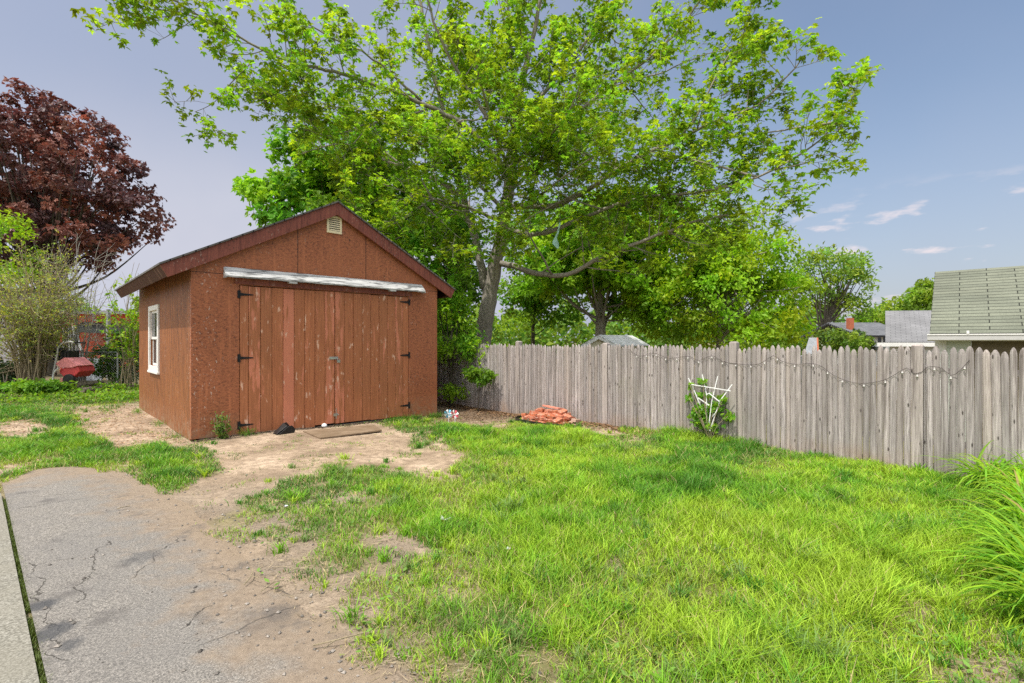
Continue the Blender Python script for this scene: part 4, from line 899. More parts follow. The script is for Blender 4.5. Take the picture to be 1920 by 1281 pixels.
# red outbuilding
def hexbuild(name, mat, par, org, *boxes, bevel=0):
    b = MB()
    for q in boxes: b.box(*q)
    return b.build(name, mat, par, origin=org, bevel=bevel)
Yr = 24.0; o_ = base_at(180, Yr); xr0, xr1 = (112-960)/K*Yr, (262-960)/K*Yr
rs = thing('red_shed', 'orange red outbuilding with white roof edge seen behind the shrubs', 'shed', tuple(o_))
hexbuild('wall', M['red_wall'], rs, o_, (xr0, xr1, Yr, Yr+3, 0, 2.86))
hexbuild('roof', M['white_paint'], rs, o_, (xr0-.2, xr1+.2, Yr-.25, Yr+3.2, 2.862, 3.02))
b = MB(); b.hexa([(P(156, 618, Yr)[0], Yr-.9, 2.0), (xr1, Yr-.9, 1.86), (xr1, Yr-.004, 2.2), (P(156, 618, Yr)[0], Yr-.004, 2.36), (P(156, 618, Yr)[0], Yr-.9, 2.06), (xr1, Yr-.9, 1.92), (xr1, Yr-.004, 2.34), (P(156, 618, Yr)[0], Yr-.004, 2.5)])
b.build('awning', M['pipe_dark'], rs, origin=o_)
hexbuild('door', M['white_paint'], rs, o_, (P(118, 0, Yr)[0], P(149, 0, Yr)[0], Yr-.03, Yr-.002, .2, 2.2), bevel=.01)
hexbuild('window', M['white_paint'], rs, o_, (P(176, 0, Yr)[0], P(186, 0, Yr)[0], Yr-.03, Yr-.002, 2.52, 2.62))
b = MB(); Yp = 20.0; x = (203-960)/K*Yp; b.tube([(x, Yp, -.2), (x, Yp, 2.85)], .075, 10); b.box(x-.35, x+.35, Yp-.03, Yp+.03, 2.7, 2.78)
tag(b.build('pole', M['galvanised'], origin=(x, Yp, 0)), 'grey metal pole with short cross arm before the red outbuilding', 'pole')
Yl = 19.0; b = MB(); o_ = base_at(150, Yl)
lad = thing('step_ladder', 'pale step ladder leaning open in front of the red outbuilding', 'ladder', tuple(o_))
for (pa, pb_) in (((140, 612), (168, 690)), ((136, 612), (160, 692))):
    b = MB(); b.tube([P(*pa, Yl), P(pb_[0], 716, Yl)], .035, 6); b.build('rail', M['white_plastic'], lad, origin=o_)
for k in range(5): 
    b = MB(); f = .12+k*.19; a = P(140+28*f, 612+104*f, Yl); c = P(136+24*f, 612+104*f, Yl); b.tube([a, c+(-.06, .06, 0)], .025, 6); b.build('rung', M['white_plastic'], lad, origin=o_)
Yq = 18.2; b = MB(); x0, x1 = (139-960)/K*Yq, (190-960)/K*Yq
o_ = np.array([(x0+x1)/2, Yq, 0]); bp = b; b.box(x0, x1, Yq, Yq+.05, .02, .93)
for k in range(6): b.box(x0+.05+k*.16, x0+.12+k*.16, Yq-.012, Yq-.001, .06, .88)
tag(b.build('metal_panel', M['blue_grey_panel'], origin=o_), 'ribbed blue grey metal sheet standing under the red wall', 'panel')
# house glimpsed behind the shrub
o_ = base_at(10, 27); hs_ = thing('neighbour_house', 'pale lavender grey house wall glimpsed through the tall shrub', 'house', tuple(o_))
xa, xb = (-60-960)/K*27, (75-960)/K*27
hexbuild('wall', M['pale_siding'], hs_, o_, (xa, xb, 27, 28, 0, 4.2)); hexbuild('roof', M['dark_gap'], hs_, o_, (xa-.3, xb+.3, 26.6, 28.3, 4.202, 4.4))
hexbuild('window', M['window_glass'], hs_, o_, (xb-1.6, xb-.7, 26.98, 26.998, 1.9, 3.1))
# red two-stage machine on a low log pile
Ym = 15.2; mo = base_at(122, Ym); mc = lambda px, py, dy=0: P(px, py, Ym+dy)
mach = thing('snow_blower', 'red garden machine with black engine and silver handlebars near the chain link', 'garden machine', tuple(mo))
def px_prism(name, pts, dy0, dy1, mat, par, bevel=.012):
    b = MB(); b.prism([mc(x, y, dy0) for x, y in pts][::-1], (0, dy1-dy0, 0)); return b.build(name, mat, par, origin=mo, bevel=bevel)
b = MB()
t0 = [mc(103, 684, -.35), mc(124, 671, -.35), mc(145, 685, -.35), mc(143, 688, .25), mc(124, 675, .25), mc(104, 687, .25)]
b.prism([mc(103, 682, -.34), mc(112, 690, -.34), mc(135, 690, -.34), mc(146, 686, -.34), mc(127, 671, -.34), mc(119, 671, -.34)], (0, .6, 0)); b.build('hood', M['pink_panel'], mach, origin=mo, bevel=.02)
px_prism('body', [(114, 691), (146, 687), (149, 697), (138, 708), (121, 708), (111, 699)], -.3, .28, M['red_plastic'], mach, .02)
px_prism('chute', [(112, 709), (121, 708), (114, 735), (103, 733)], -.3, -.1, M['pink_panel'], mach, .015)
b = MB(); b.tube(smooth_line([mc(98, 722, -.4), mc(101, 700, -.4), mc(110, 690, -.38)], .05), .028, 8); b.tube([mc(96, 716, -.42), mc(106, 715, -.42)], .03, 8); b.build('skid', M['bright_tube'], mach, origin=mo)
b = MB(); b.box(*[mc(110, 0)[0], mc(139, 0)[0], Ym-.2, Ym+.2, .98, 1.28]); 
for k in range(4): b.box(mc(112, 0)[0]+k*.11, mc(112, 0)[0]+k*.11+.07, Ym-.23, Ym-.201, 1.02, 1.24)
b.tube([mc(113, 656, -.2), mc(119, 656, -.2)], .07, 12); b.build('engine', M['black_plastic'], mach, origin=mo, bevel=.02)
for (dy,) in ((-.22,), (.22,)):
    b = MB(); b.tube(smooth_line([mc(100, 700, dy), mc(107, 668, dy), mc(112, 648, dy), mc(130, 641, dy), mc(140, 643, dy)], .05), .03, 8); b.build('handlebar', M['bright_tube'], mach, origin=mo, smooth=True)
    b = MB(); b.tube([mc(136, 642, dy), mc(160, 643, dy)], .026, 8); b.build('grip', M['black_plastic'], mach, origin=mo)
for dy in (-.32, .3):
    b = MB(); c = mc(130, 712, dy); b.tube([c+(0, -.05, 0), c+(0, .05, 0)], .17, 16); b.build('wheel', M['black_plastic'], mach, origin=mo, bevel=.02)
k = 0
for row, (nn, z) in enumerate(((6, .085), (4, .235))):
    for j in range(nn):
        x = mo[0]-.10+(.17*j+.085*row)*1.02; r = U(.07, .085); b = MB(); y0 = Ym-.5+U(-.08, .08)+.25
        ring = [(x, y0, z), (x+U(-.02, .02), y0+.5, z+U(-.01, .01)), (x+U(-.02, .02), y0+.95, z)]
        b.tube(ring, [r, r*1.04, r*.95], 9)
        tag(b.build('log', M['log_end'], origin=(x, y0, 0)), 'grey brown split log in the low pile beside the red machine', 'log', 'logs piled behind the weeds')

# ------------------------------------------------------------------ buildings over the fence on the right
# green roofed garage: ridge runs roughly parallel to the fence
gb_ = R(42.5); gu = np.array([math.sin(gb_), math.cos(gb_), 0]); gv = np.array([-gu[1], gu[0], 0])
GA = np.array([(1743-960)/K*10, 10.0, 0]); zE, dR, zR = 1.735, 2.35, 3.22; LG = 8.0
gar = thing('garage', 'low garage with weathered green grey shingle roof and white gutter', 'garage', (GA[0], GA[1], 0))
gp = lambda l, d, z: GA+(-gv)*l+gu*d+np.array([0, 0, z])
b = MB()
def slab(mb, q0, q1, q2, q3, th_, uvs):
    V = [q0-(0, 0, th_), q1-(0, 0, th_), q2-(0, 0, th_), q3-(0, 0, th_), q0, q1, q2, q3]; mb.hexa(V, col=[(a, c, 0) for a, c in uvs]*2)
rl = math.hypot(dR, zR-zE)
slab(b, gp(0, 0, zE), gp(LG, 0, zE), gp(LG, dR, zR), gp(0, dR, zR), .04, [(0, 0), (LG, 0), (LG, rl), (0, rl)])
b.build('roof', M['green_shingles'], gar, origin=(GA[0], GA[1], 0))
b = MB(); slab(b, gp(0, dR+.002, zR), gp(LG, dR+.002, zR), gp(LG, 2*dR, zE), gp(0, 2*dR, zE), .04, [(0, 0), (LG, 0), (LG, rl), (0, rl)]); b.build('roof', M['green_shingles'], gar, origin=(GA[0], GA[1], 0))
b = MB(); b.prism([gp(-.03, -.12, zE-.13), gp(-.03, -.12, zE-.035), gp(-.03, -.005, zE-.035), gp(-.03, -.005, zE-.15), gp(-.03, -.08, zE-.15)], (-gv)*LG); gut = b.build('gutter', M['grey_gutter'], gar, origin=(GA[0], GA[1], 0))
b = MB(); b.prism([gp(-.034, -.132, zE-.035), gp(-.034, -.132, zE-.012), gp(-.034, -.112, zE-.012), gp(-.034, -.112, zE-.035)], (-gv)*LG); b.build('gutter_lip', M['white_paint'], gut, origin=(GA[0], GA[1], 0))
b = MB(); b.prism([gp(.55, -.14, zE-.012), gp(.59, -.14, zE-.012), gp(.59, -.14, zE+.05), gp(.55, -.14, zE+.05)], gu*.12); b.build('gutter_strap', M['white_paint'], gut, origin=(GA[0], GA[1], 0))
b = MB(); iw = .30
def gbox(mb, l0, l1, d0, d1, z0, z1): mb.hexa([gp(l0, d0, z0), gp(l1, d0, z0), gp(l1, d1, z0), gp(l0, d1, z0), gp(l0, d0, z1), gp(l1, d0, z1), gp(l1, d1, z1), gp(l0, d1, z1)])
_w = lambda mb: mb.build('wall', M['green_white_siding'], gar, origin=(GA[0], GA[1], 0))
gbox(b, .12, .62, iw, iw+.1, -1, zE-.02); _w(b); b = MB(); gbox(b, 5.2, LG-.1, iw, iw+.1, -1, zE-.02); _w(b)
b = MB(); b.prism([gp(.12, iw+.102, -1), gp(.12, 2*dR-iw, -1), gp(.12, 2*dR-iw, zE+.1), gp(.12, dR, zR-.09), gp(.12, iw+.102, zE+.02)], (-gv)*.08); _w(b)
b = MB(); gbox(b, .622, 5.198, iw+.03, iw+.08, -1, zE-.022); b.build('garage_door', M['brown_door'], gar, origin=(GA[0], GA[1], 0))
b = MB(); gbox(b, .07, .25, iw-.03, iw-.003, -1, zE-.02); b.build('corner_trim', M['white_paint'], gar, origin=(GA[0], GA[1], 0))
# grey roofed building, roof facing us
bb = R(37); hu = np.array([math.sin(bb), math.cos(bb), 0]); hv = np.array([hu[1], -hu[0], 0])
Yg = 17.0; HA = np.array([(1660-960)/K*Yg, Yg, 0]); ze, zr_, dr_ = CH-3/K*Yg, CH+55/K*(Yg+2.4), 3.0
hv2 = np.array([.985, -.17, 0]); hp = lambda l, d, z: HA+hv2*l+hu*d+np.array([0, 0, z])
hb = thing('neighbour_outbuilding', 'building with plain lavender grey shingle roof beside the green roof', 'building', (HA[0], HA[1], 0)); oh = (HA[0], HA[1], 0)
b = MB(); rl = math.hypot(dr_, zr_-ze); slab(b, hp(0, 0, ze), hp(4.5, 0, ze), hp(4.5, dr_, zr_), hp(0, dr_, zr_), .05, [(0, 0), (4.5, 0), (4.5, rl), (0, rl)]); b.build('roof', M['grey_shingles'], hb, origin=oh)
b = MB(); slab(b, hp(0, dr_+.002, zr_), hp(4.5, dr_+.002, zr_), hp(4.5, 2*dr_, ze), hp(0, 2*dr_, ze), .05, [(0, 0), (4.5, 0), (4.5, rl), (0, rl)]); b.build('roof', M['grey_shingles'], hb, origin=oh)
b = MB(); b.hexa([hp(-.25, -.1, ze-.16), hp(4.5, -.1, ze-.16), hp(4.5, -.004, ze-.16), hp(-.25, -.004, ze-.16), hp(-.25, -.1, ze-.03), hp(4.5, -.1, ze-.03), hp(4.5, -.004, ze-.03), hp(-.25, -.004, ze-.03)]); b.build('gutter', M['white_paint'], hb, origin=oh)
b = MB(); b.hexa([hp(.15, .2, -1), hp(4.4, .2, -1), hp(4.4, 5.8, -1), hp(.15, 5.8, -1), hp(.15, .2, ze-.06), hp(4.4, .2, ze-.06), hp(4.4, 5.8, ze-.06), hp(.15, 5.8, ze-.06)]); b.build('wall', M['white_siding'], hb, origin=oh)
# chimney house
Yc = 34.0; hx0, hx1 = (1606-960)/K*Yc, (1700-960)/K*Yc; oc = np.array([hx0+1.5, Yc, 0])
ch = thing('neighbour_house', 'far white house with dark roof and red brick chimney', 'house', tuple(oc))
hexbuild('wall', M['white_siding'], ch, oc, (hx0+.3, hx1, Yc, Yc+6, -1, CH+10/K*Yc))
b = MB(); za, zt = CH+9/K*Yc, CH+34/K*(Yc+2); slab(b, np.array([hx0-.1, Yc-.4, za]), np.array([hx1+.3, Yc-.4, za]), np.array([hx1+.3, Yc+3, zt]), np.array([hx0-.1, Yc+3, zt]), .12, [(0, 0), (4, 0), (4, 4), (0, 4)]); rf = b.build('roof', M['dark_shingles'], ch, origin=oc)
b = MB(); slab(b, np.array([hx0-.1, Yc+3.003, zt]), np.array([hx1+.3, Yc+3.003, zt]), np.array([hx1+.3, Yc+6.4, za]), np.array([hx0-.1, Yc+6.4, za]), .12, [(0, 0), (4, 0), (4, 4), (0, 4)]); b.build('roof', M['dark_shingles'], ch, origin=oc)
cxx = (1612-960)/K*Yc; hexbuild('chimney', M['brick_red'], rf, oc, (cxx-.02, cxx+.30, Yc+1.0, Yc+1.35, za, zt+.25)); 
for (a, c, z0, z1) in ((1612, 1619, 640, 653), (1646, 1652, 633, 645), (1656, 1662, 632, 646)):
    hexbuild('window', M['window_glass'], ch, oc, ((a-960)/K*Yc, (c-960)/K*Yc, Yc-.03, Yc-.002, CH-(z1-HZ)/K*Yc, CH-(z0-HZ)/K*Yc))
hexbuild('porch', M['pipe_dark'], ch, oc, ((1632-960)/K*Yc, (1645-960)/K*Yc, Yc-.8, Yc-.01, .9, 1.15), ((1632-960)/K*Yc, (1634-960)/K*Yc, Yc-.8, Yc-.7, -1, .898))
# little cream gabled shed behind the fence
Ys = 15.5; gx0, gxm, gx1 = [(q-960)/K*Ys for q in (1088, 1121, 1156)]; ze, za = CH-9/K*Ys, CH+10/K*Ys
os_ = np.array([gxm, Ys, 0]); cs = thing('garden_shed', 'little cream gabled shed with pale grey roof peeking over the fence', 'shed', tuple(os_))
dp = np.array([1.5, 1.7, 0.])
b = MB(); b.prism([(gx0+.12, Ys, -.5), (gx1-.12, Ys, -.5), (gx1-.12, Ys, ze-.03), (gxm, Ys, za-.08), (gx0+.12, Ys, ze-.03)], dp*.96); b.build('wall', M['cream_siding'], cs, origin=os_)
for (p0, p1) in (((gx0, ze), (gxm, za)), ((gxm, za), (gx1, ze))):
    b = MB(); f0 = np.array([0, -.15, 0]); a0, a1 = np.array([p0[0], Ys, p0[1]])+f0, np.array([p1[0], Ys, p1[1]])+f0
    slab(b, a0, a1, a1+dp+(0, .2, 0), a0+dp+(0, .2, 0), .05, [(0, 0), (0, .7), (2.4, .7), (2.4, 0)]); b.build('roof', M['pale_shingles'], cs, origin=os_)
    b = MB(); b.prism([a0+(0, -.02, -.052), a1+(0, -.02, -.052), a1+(0, -.02, -.13), a0+(0, -.02, -.13)], (0, .018, 0)); b.build('barge_board', M['white_paint'], cs, origin=os_)
# small blue-grey roof with red trim
Yb = 13.5; bx0, bx1 = (1508-960)/K*Yb, (1536-960)/K*Yb; ob = np.array([bx0, Yb, 0]); bs = thing('playhouse', 'small blue grey roof with a red edge showing just over the pickets', 'shed', tuple(ob))
b = MB(); slab(b, np.array([bx0, Yb, CH-26/K*Yb]), np.array([bx1-.05, Yb, CH-26/K*Yb]), np.array([bx1+.36, Yb+.7, CH+5/K*Yb]), np.array([bx0+.55, Yb+.7, CH+5/K*Yb]), .03, [(0, 0), (.5, 0), (.5, .8), (0, .8)]); b.build('roof', M['galvanised'], bs, origin=ob)
b = MB(); b.prism([(bx1-.045, Yb, CH-26/K*Yb), (bx1+.0, Yb, CH-26/K*Yb), (bx1+.405, Yb+.7, CH+5/K*Yb), (bx1+.36, Yb+.7, CH+5/K*Yb)], (0, 0, -.05)); b.build('roof_trim', M['brick_red'], bs, origin=ob)
b = MB(); b.box(bx0+.06, bx1-.08, Yb+.08, Yb+1.2, -.6, CH-30/K*Yb); b.build('wall', M['pale_siding'], bs, origin=ob)

# ------------------------------------------------------------------ yard things
# brick heap
bk = MB(); bk.box(-.1, .1, -.048, .048, -.03, .03); proto = bk.build('brick', M['brick'], bevel=.005)
BL = 'old clay brick lying in the tumbled red heap against the fence'
tag(proto, BL, 'brick', 'bricks in the heap by the fence'); first = True
for L_, (rx_, ry_, cz) in enumerate(((.74, .36, .028), (.66, .31, .092), (.54, .25, .156), (.36, .17, .222))):
    rot0 = (L_ % 2)*math.pi/2; sx, sy = (.215, .11) if L_ % 2 == 0 else (.11, .215)
    for i_ in range(-8, 9):
        for j_ in range(-8, 9):
            lx, ly = i_*sx+(j_ % 2)*sx*.5, j_*sy
            if (lx/rx_)**2+(ly/ry_)**2 > 1 or U(0, 1) < .05: continue
            edge_ = (lx/rx_)**2+(ly/ry_)**2; o = proto if first else proto.copy()
            if not first: C.objects.link(o)
            first = False
            p = F0+f_dir*(5.62+lx+U(-.02, .02))+f_n*(.50+ly*.95+U(-.02, .02))
            o.location = (p[0], p[1], float(gz(p[0], p[1]))+cz+U(-.006, .01))
            tl = .10 if edge_ < .5 else .32
            o.rotation_euler = (U(-tl, tl), U(-tl, tl), math.atan2(f_dir[1], f_dir[0])+rot0+U(-.35, .35))
p = F0+f_dir*5.66+f_n*.36
b = MB(); b.prism([(-.2, -.1, 0), (.17, -.12, 0), (.22, .04, 0), (.04, .12, 0), (-.16, .09, 0)], (0, 0, .035)); o = b.build('terracotta_slab', M['brick_salmon'] if 'brick_salmon' in M else simple('brick_salmon', (.62, .24, .17), .8), bevel=.005)
o.location = (p[0], p[1], float(gz(*p))+.262); o.rotation_euler = (.16, -.10, 2.6); tag(o, 'flat salmon pink broken slab on top of the brick heap', 'slab')
e = smooth_line([np.append(F0+f_dir*t+f_n*o2, 0) for t, o2 in ((6.52, .30), (6.37, .72), (5.97, .93), (5.47, .96), (4.97, .85))], .08)
b = MB()
for a, c in zip(e[:-1], e[1:]):
    za, zc = float(gz(a[0], a[1])), float(gz(c[0], c[1])); dv = np.append(f_n*.012, 0)
    b.hexa([a+(0, 0, za-.02), c+(0, 0, zc-.02), c+dv+(0, 0, zc-.02), a+dv+(0, 0, za-.02), a+(0, 0, za+.07), c+(0, 0, zc+.07), c+dv+(0, 0, zc+.07), a+dv+(0, 0, za+.07)])
tag(b.build('edging', M['black_plastic'], origin=(e[0][0], e[0][1], 0)), 'black plastic edging strip curving round the brick heap', 'edging')
# trellis and vine
to = FP(1328, 806, .14); to[2] = float(gz(to[0], to[1])); tre = thing('trellis', 'broken white fan trellis leaning at the grey fence', 'trellis', tuple(to))
def slat(pts, off=.14, wd=.014):
    b = MB(); q = [FP(x, y, off) for x, y in pts]; d3 = np.append(f_dir, 0)
    for a, c in zip(q[:-1], q[1:]):
        ax = nrm(c-a); sd = nrm(np.cross(ax, np.append(f_n, 0)))*wd/2; th_ = np.append(f_n, 0)*.008
        b.hexa([a-sd, a+sd, a+sd+th_, a-sd+th_, c-sd, c+sd, c+sd+th_, c-sd+th_])
    b.build('slat', M['white_plastic'], tre, origin=to)
slat([(1291, 709), (1303, 735), (1316, 767), (1325, 808)], .145); slat([(1317, 702), (1325, 739), (1325.5, 808)], .155); slat([(1346, 706), (1335, 752), (1328, 808)], .165); slat([(1373, 721), (1350, 752), (1331, 808)], .175)
slat([(1297, 721), (1370, 733)], .186); slat([(1324, 740), (1330, 737.5), (1349, 753)], .195); slat([(1309, 746), (1330, 760)], .196); slat([(1343, 772), (1336, 781)], .19)
vb = MB(); sb = MB(); vo = to+np.array([0.02, -.03, 0])
vine = thing('climbing_vine', 'leafy green vine climbing the broken white trellis', 'vine', tuple(vo))
pp = []
for (x, y, sx, sy, k) in ((1316, 785, 13, 14, 150), (1308, 772, 8, 8, 50), (1340, 765, 11, 8, 60), (1318, 716, 6, 4, 22), (1322, 742, 12, 4, 26), (1292, 746, 6, 5, 14), (1365, 781, 8, 6, 26), (1355, 750, 6, 6, 18), (1330, 800, 14, 6, 60), (1294, 722, 3, 4, 6)):
    for _ in range(int(k*1.4)): pp.append(FP(x+rng.normal(0, sx*.62), y+rng.normal(0, sy*.62), U(.03, .19)))
    sb.tube(smooth_line([vo, FP((x+1326)/2, (y+806)/2+4, .2), FP(x, y, .19)], .08), .005, 5)
pp = np.array(pp); n_ = len(pp); sb.build('stem', M['stem_tan'], vine, origin=vo)
leaves(vb, pp, rng.normal(0, 1, (n_, 3)), nrm(np.append(f_n, .8)+rng.normal(0, .4, (n_, 3))), U(.045, .085, n_), lcol((.19, .38, .028), n_, .3, .2), 'lobed', .6); vb.build('foliage', M['leaf'], vine, origin=vo)
# strap-leaved clumps on the right and a few grassy clumps under the trellis
def straps(mb, c, n, L, w, col, zb_=0, arch=1.0):
    a = U(0, 2*math.pi, n); L = L*U(.55, 1.1, n); o = np.asarray(c)[None, :]+np.stack([rng.normal(0, .05, n), rng.normal(0, .05, n), np.zeros(n)], -1)
    K_ = 7; pitch = U(.95, 1.5, n); rows = []; p = o.copy(); cur = pitch.copy(); bend = U(.18, .42, n)*arch
    W = w*U(.7, 1.25, n); sd = np.stack([-np.sin(a), np.cos(a), np.zeros(n)], -1)
    for k in range(K_):
        f = k/(K_-1); ww = W*(1-f**2.2)*(.75+.5*min(f*2, 1))/1.1
        dv = np.stack([np.cos(cur)*np.cos(a), np.cos(cur)*np.sin(a), np.sin(cur)], -1); nn = np.cross(sd, dv)
        if k < K_-1: rows += [p-sd*ww[:, None]/2, p-nn*ww[:, None]*.18, p+sd*ww[:, None]/2]
        else: rows += [p]
        p = p+dv*(L/(K_-1))[:, None]; cur = np.maximum(cur-bend*(1+f*.4), -1.25)
    V = np.stack(rows, 1); m = V.shape[1]; oo = np.arange(n)[:, None]*m
    q = [oo+np.array([[3*k+j, 3*k+j+1, 3*k+j+4, 3*k+j+3]]) for k in range(K_-2) for j in (0, 1)]
    t_ = [oo+np.array([[3*(K_-2)+j, 3*(K_-2)+j+1, m-1]]) for j in (0, 1)]
    mb.add(V.reshape(-1, 3), np.concatenate(q), np.concatenate(t_), col=np.repeat(col, m, 0))
DC_ = [(5.1, 5.2, .62), (5.15, 4.75, .66), (4.72, 4.35, .64), (4.3, 3.9, .62), (3.85, 3.45, .62), (3.45, 3.02, .6), (3.15, 2.66, .56), (5.55, 4.6, .7), (5.1, 4.1, .7), (4.6, 3.65, .7), (4.15, 3.2, .68), (3.75, 2.8, .64), (5.5, 5.1, .6)]
for (x, y, L_) in DC_:
    x -= .2 if y < 4.9 else .05
    b = MB(); n_ = 145; straps(b, (x, y, float(gz(x, y))), n_, L_*1.12, .025, np.where((U(0, 1, n_) < .035)[:, None], np.array([[.42, .33, .12]]), lcol((.26, .46, .03), n_, .36, .2)), arch=1.15); 
    tag(b.build('daylily_clump', M['leaf'], origin=(x, y, float(gz(x, y))), smooth=True), 'arching strap leaved clump in the bed along the right edge', 'plant', 'daylily clumps along the right edge')
for (px, py, L_) in ((1300, 815, .34), (1345, 822, .38)):
    c = G(px, py); b = MB(); n_ = 60; straps(b, (c[0], c[1], float(gz(c[0], c[1]))), n_, L_, .012, lcol((.20, .35, .03), n_, .25, .2), arch=.8)
    tag(b.build('grass_tuft', M['leaf'], origin=c), 'long pale grass tuft %s the foot of the white trellis' % ('left of' if px < 1320 else 'right of'), 'plant')
# weed by the shed corner
c = np.append(C0+u*.42-vv*.16, 0); wd_ = thing('weed', 'small leafy weed growing against the front corner of the shed', 'plant', tuple(c)); sb = MB(); pp = []
for _ in range(9):
    e = c+np.array([U(-.14, .14), U(-.12, .08), U(.22, .46)]); q = smooth_line([c, (c+e)/2+rng.normal(0, .02, 3), e], .05); sb.tube(q, .004, 5); pp += [q[int(k)]+rng.normal(0, .02, 3) for k in U(1, len(q)-1, 26)]
sb.build('stem', M['stem_tan'], wd_, origin=c); pp = np.array(pp); b = MB(); n_ = len(pp)
leaves(b, pp, rng.normal(0, 1, (n_, 3)), nrm(rng.normal(0, .5, (n_, 3))+np.array([0, -.3, 1])), U(.04, .075, n_), lcol((.16, .26, .05), n_, .3, .2), 'kite', .55); b.build('foliage', M['leaf'], wd_, origin=c)
for (s, d, lb_, k) in ((.75, .14, 'dark grass tuft beside the lower left door hinge', 60), (3.9, .16, 'thick grass tuft under the right door corner', 140), (4.5, .2, 'grass tuft under the right front corner of the shed', 120), (3.55, .25, 'grass tuft at the end of the plank ramp', 90)):
    c = np.append(C0+u*s-vv*d, 0); c[2] = float(gz(c[0], c[1])); b = MB()
    for _ in range(3): straps(b, c+np.array([U(-.14, .14), U(-.08, .08), 0]), k//3, .2, .008, lcol((.10, .22, .024), k//3, .3, .2), arch=.7)
    tag(b.build('grass_tuft', M['leaf'], origin=c), lb_, 'plant')
for (s, d, lb_, k) in ((-.10, -.5, 'thin grass at the foot of the shed side wall nearest the corner', 36), (-.12, -2.1, 'thin grass at the foot of the shed side wall below the window', 50), (-.14, -4.4, 'grass tuft at the back end of the shed side wall', 70)):
    c = np.append(C0+u*s-vv*d, 0); c[2] = float(gz(c[0], c[1])); b = MB()
    for _ in range(3): straps(b, c+np.append(vv*U(-.25, .25)+u*U(-.04, .03), 0), k//3, .15, .006, lcol((.14, .28, .03), k//3, .3, .2), arch=.7)
    tag(b.build('grass_tuft', M['leaf'], origin=c), lb_, 'plant')
# ramp board, black crate, lump
q = [G(568, 809), G(601, 822), G(716, 807), G(702, 797)]; cen = sum(q)/4
b = MB(); b.hexa([x-cen+(0, 0, z) for z in (.0, .026) for x in (q[0]+(0, 0, .0), q[1], q[2], q[3])]); o = b.build('ramp_board', M['plywood'], bevel=.003); o.location = (cen[0], cen[1], float(gz(cen[0], cen[1]))+.02); tag(o, 'weathered plywood board lying on the ground before the doors', 'board')
c = np.append(C0+u*1.33-vv*.20, 0); c[2] = float(gz(c[0], c[1])); bc = thing('black_crate', 'tipped black plastic bin lying by the left door', 'bin', tuple(c), ang+.15); bc.scale = (.8, .8, .8)
b = MB(); b.prism([(-.24, 0, 0), (.12, 0, 0), (.15, 0, .10), (.06, 0, .21), (.0, 0, .2)], (0, -.035, 0)); b.prism([(-.22, -.20, 0), (.14, -.20, 0), (.16, -.20, .07), (.08, -.20, .16), (.0, -.20, .15)], (0, -.02, 0))
b.hexa([(-.23, -.199, .012), (-.22, -.036, .012), (.0, -.036, .2), (.0, -.199, .15), (-.25, -.199, .02), (-.24, -.036, .02), (-.02, -.036, .215), (-.02, -.199, .165)]); b.box(-.2, .14, -.199, -.036, .002, .014); b.build('shell', M['black_plastic'], bc, bevel=.006)
b = MB()
for k in range(3): b.box(-.1+k*.07, -.07+k*.07, -.231, -.221, .02, .06+.025*k)
b.build('rib', M['black_plastic'], bc)
c = np.append(C0+u*2.13-vv*.03, 0); b = MB(); b.tube([(0, 0, 0), (0, 0, .025), (0, 0, .05), (0, 0, .062)], [.055, .05, .034, .008], 10); o = b.build('foam_lump', M['white_plastic'], smooth=True); o.location = (c[0], c[1], -.02); tag(o, 'small white lump stuffed under the left door edge', 'lump')
# pinwheels
simple('blue_foil', (.16, .45, .62), .3); simple('red_foil', (.62, .10, .14), .3)
for (px, py, mt, lb_) in ((841, 786, 'blue_foil', 'small blue and white pinwheel stuck in the ground by the shed'), (853, 787, 'red_foil', 'small red and white pinwheel stuck in the ground by the shed')):
    c = G(px, py); c[2] = float(gz(c[0], c[1])); w = thing('pinwheel', lb_, 'pinwheel', tuple(c), U(-.4, .4)); b = MB(); b.tube([(0, 0, -.05), (0, 0, .2)], .006, 6); b.build('stick', M['white_plastic'], w)
    for k in range(8):
        a = k*math.pi/4; b = MB(); r_ = .095; d = np.array([math.cos(a), 0, math.sin(a)]); e_ = np.array([-math.sin(a), 0, math.cos(a)]); o3 = np.array([0, -.014, .2])
        b.prism([o3, o3+d*r_*.6+(0, -.018, 0), o3+d*r_+e_*.012, o3+d*r_*.7+e_*.05+(0, .006, 0)], (0, -.002, 0)); b.build('vane', M[mt] if k % 2 else M['white_plastic'], w)
    b = MB(); b.tube([(0, -.035, .2), (0, 0.004, .2)], .011, 8); b.build('hub', M['white_plastic'], w)
# litter
def scrap(name, px, py, mt, label, cat, s=.05, lift=.05):
    c = G(px, py); b = MB(); a = U(0, 2*math.pi, 7)*.0+np.linspace(0, 2*math.pi, 8)[:-1]; r_ = s*U(.6, 1.1, 7)
    ring = np.stack([np.cos(a)*r_, np.sin(a)*r_, U(0, s*.9, 7)], -1); V = np.vstack([ring, [[0, 0, s*.25]], ring+(0, 0, -.003), [[0, 0, s*.25-.003]]])
    b.add(V, tris=[[i, (i+1) % 7, 7] for i in range(7)]+[[8+(i+1) % 7, 8+i, 15] for i in range(7)], quads=[[i, 8+i, 8+(i+1) % 7, (i+1) % 7] for i in range(7)])
    o = b.build(name, M[mt]); o.location = (c[0], c[1], float(gz(c[0], c[1]))+lift); return tag(o, label, cat)
scrap('paper_scrap', 835, 985, 'paper_white', 'crumpled white paper scrap on the middle of the lawn', 'litter', .045, .04)
scrap('paper_scrap', 953, 1042, 'paper_white', 'small pale paper scrap on a bluish grass tuft', 'litter', .03, .05)
scrap('paper_scrap', 537, 957, 'paper_white', 'tiny white scrap on the worn grass left of centre', 'litter', .022, .03)
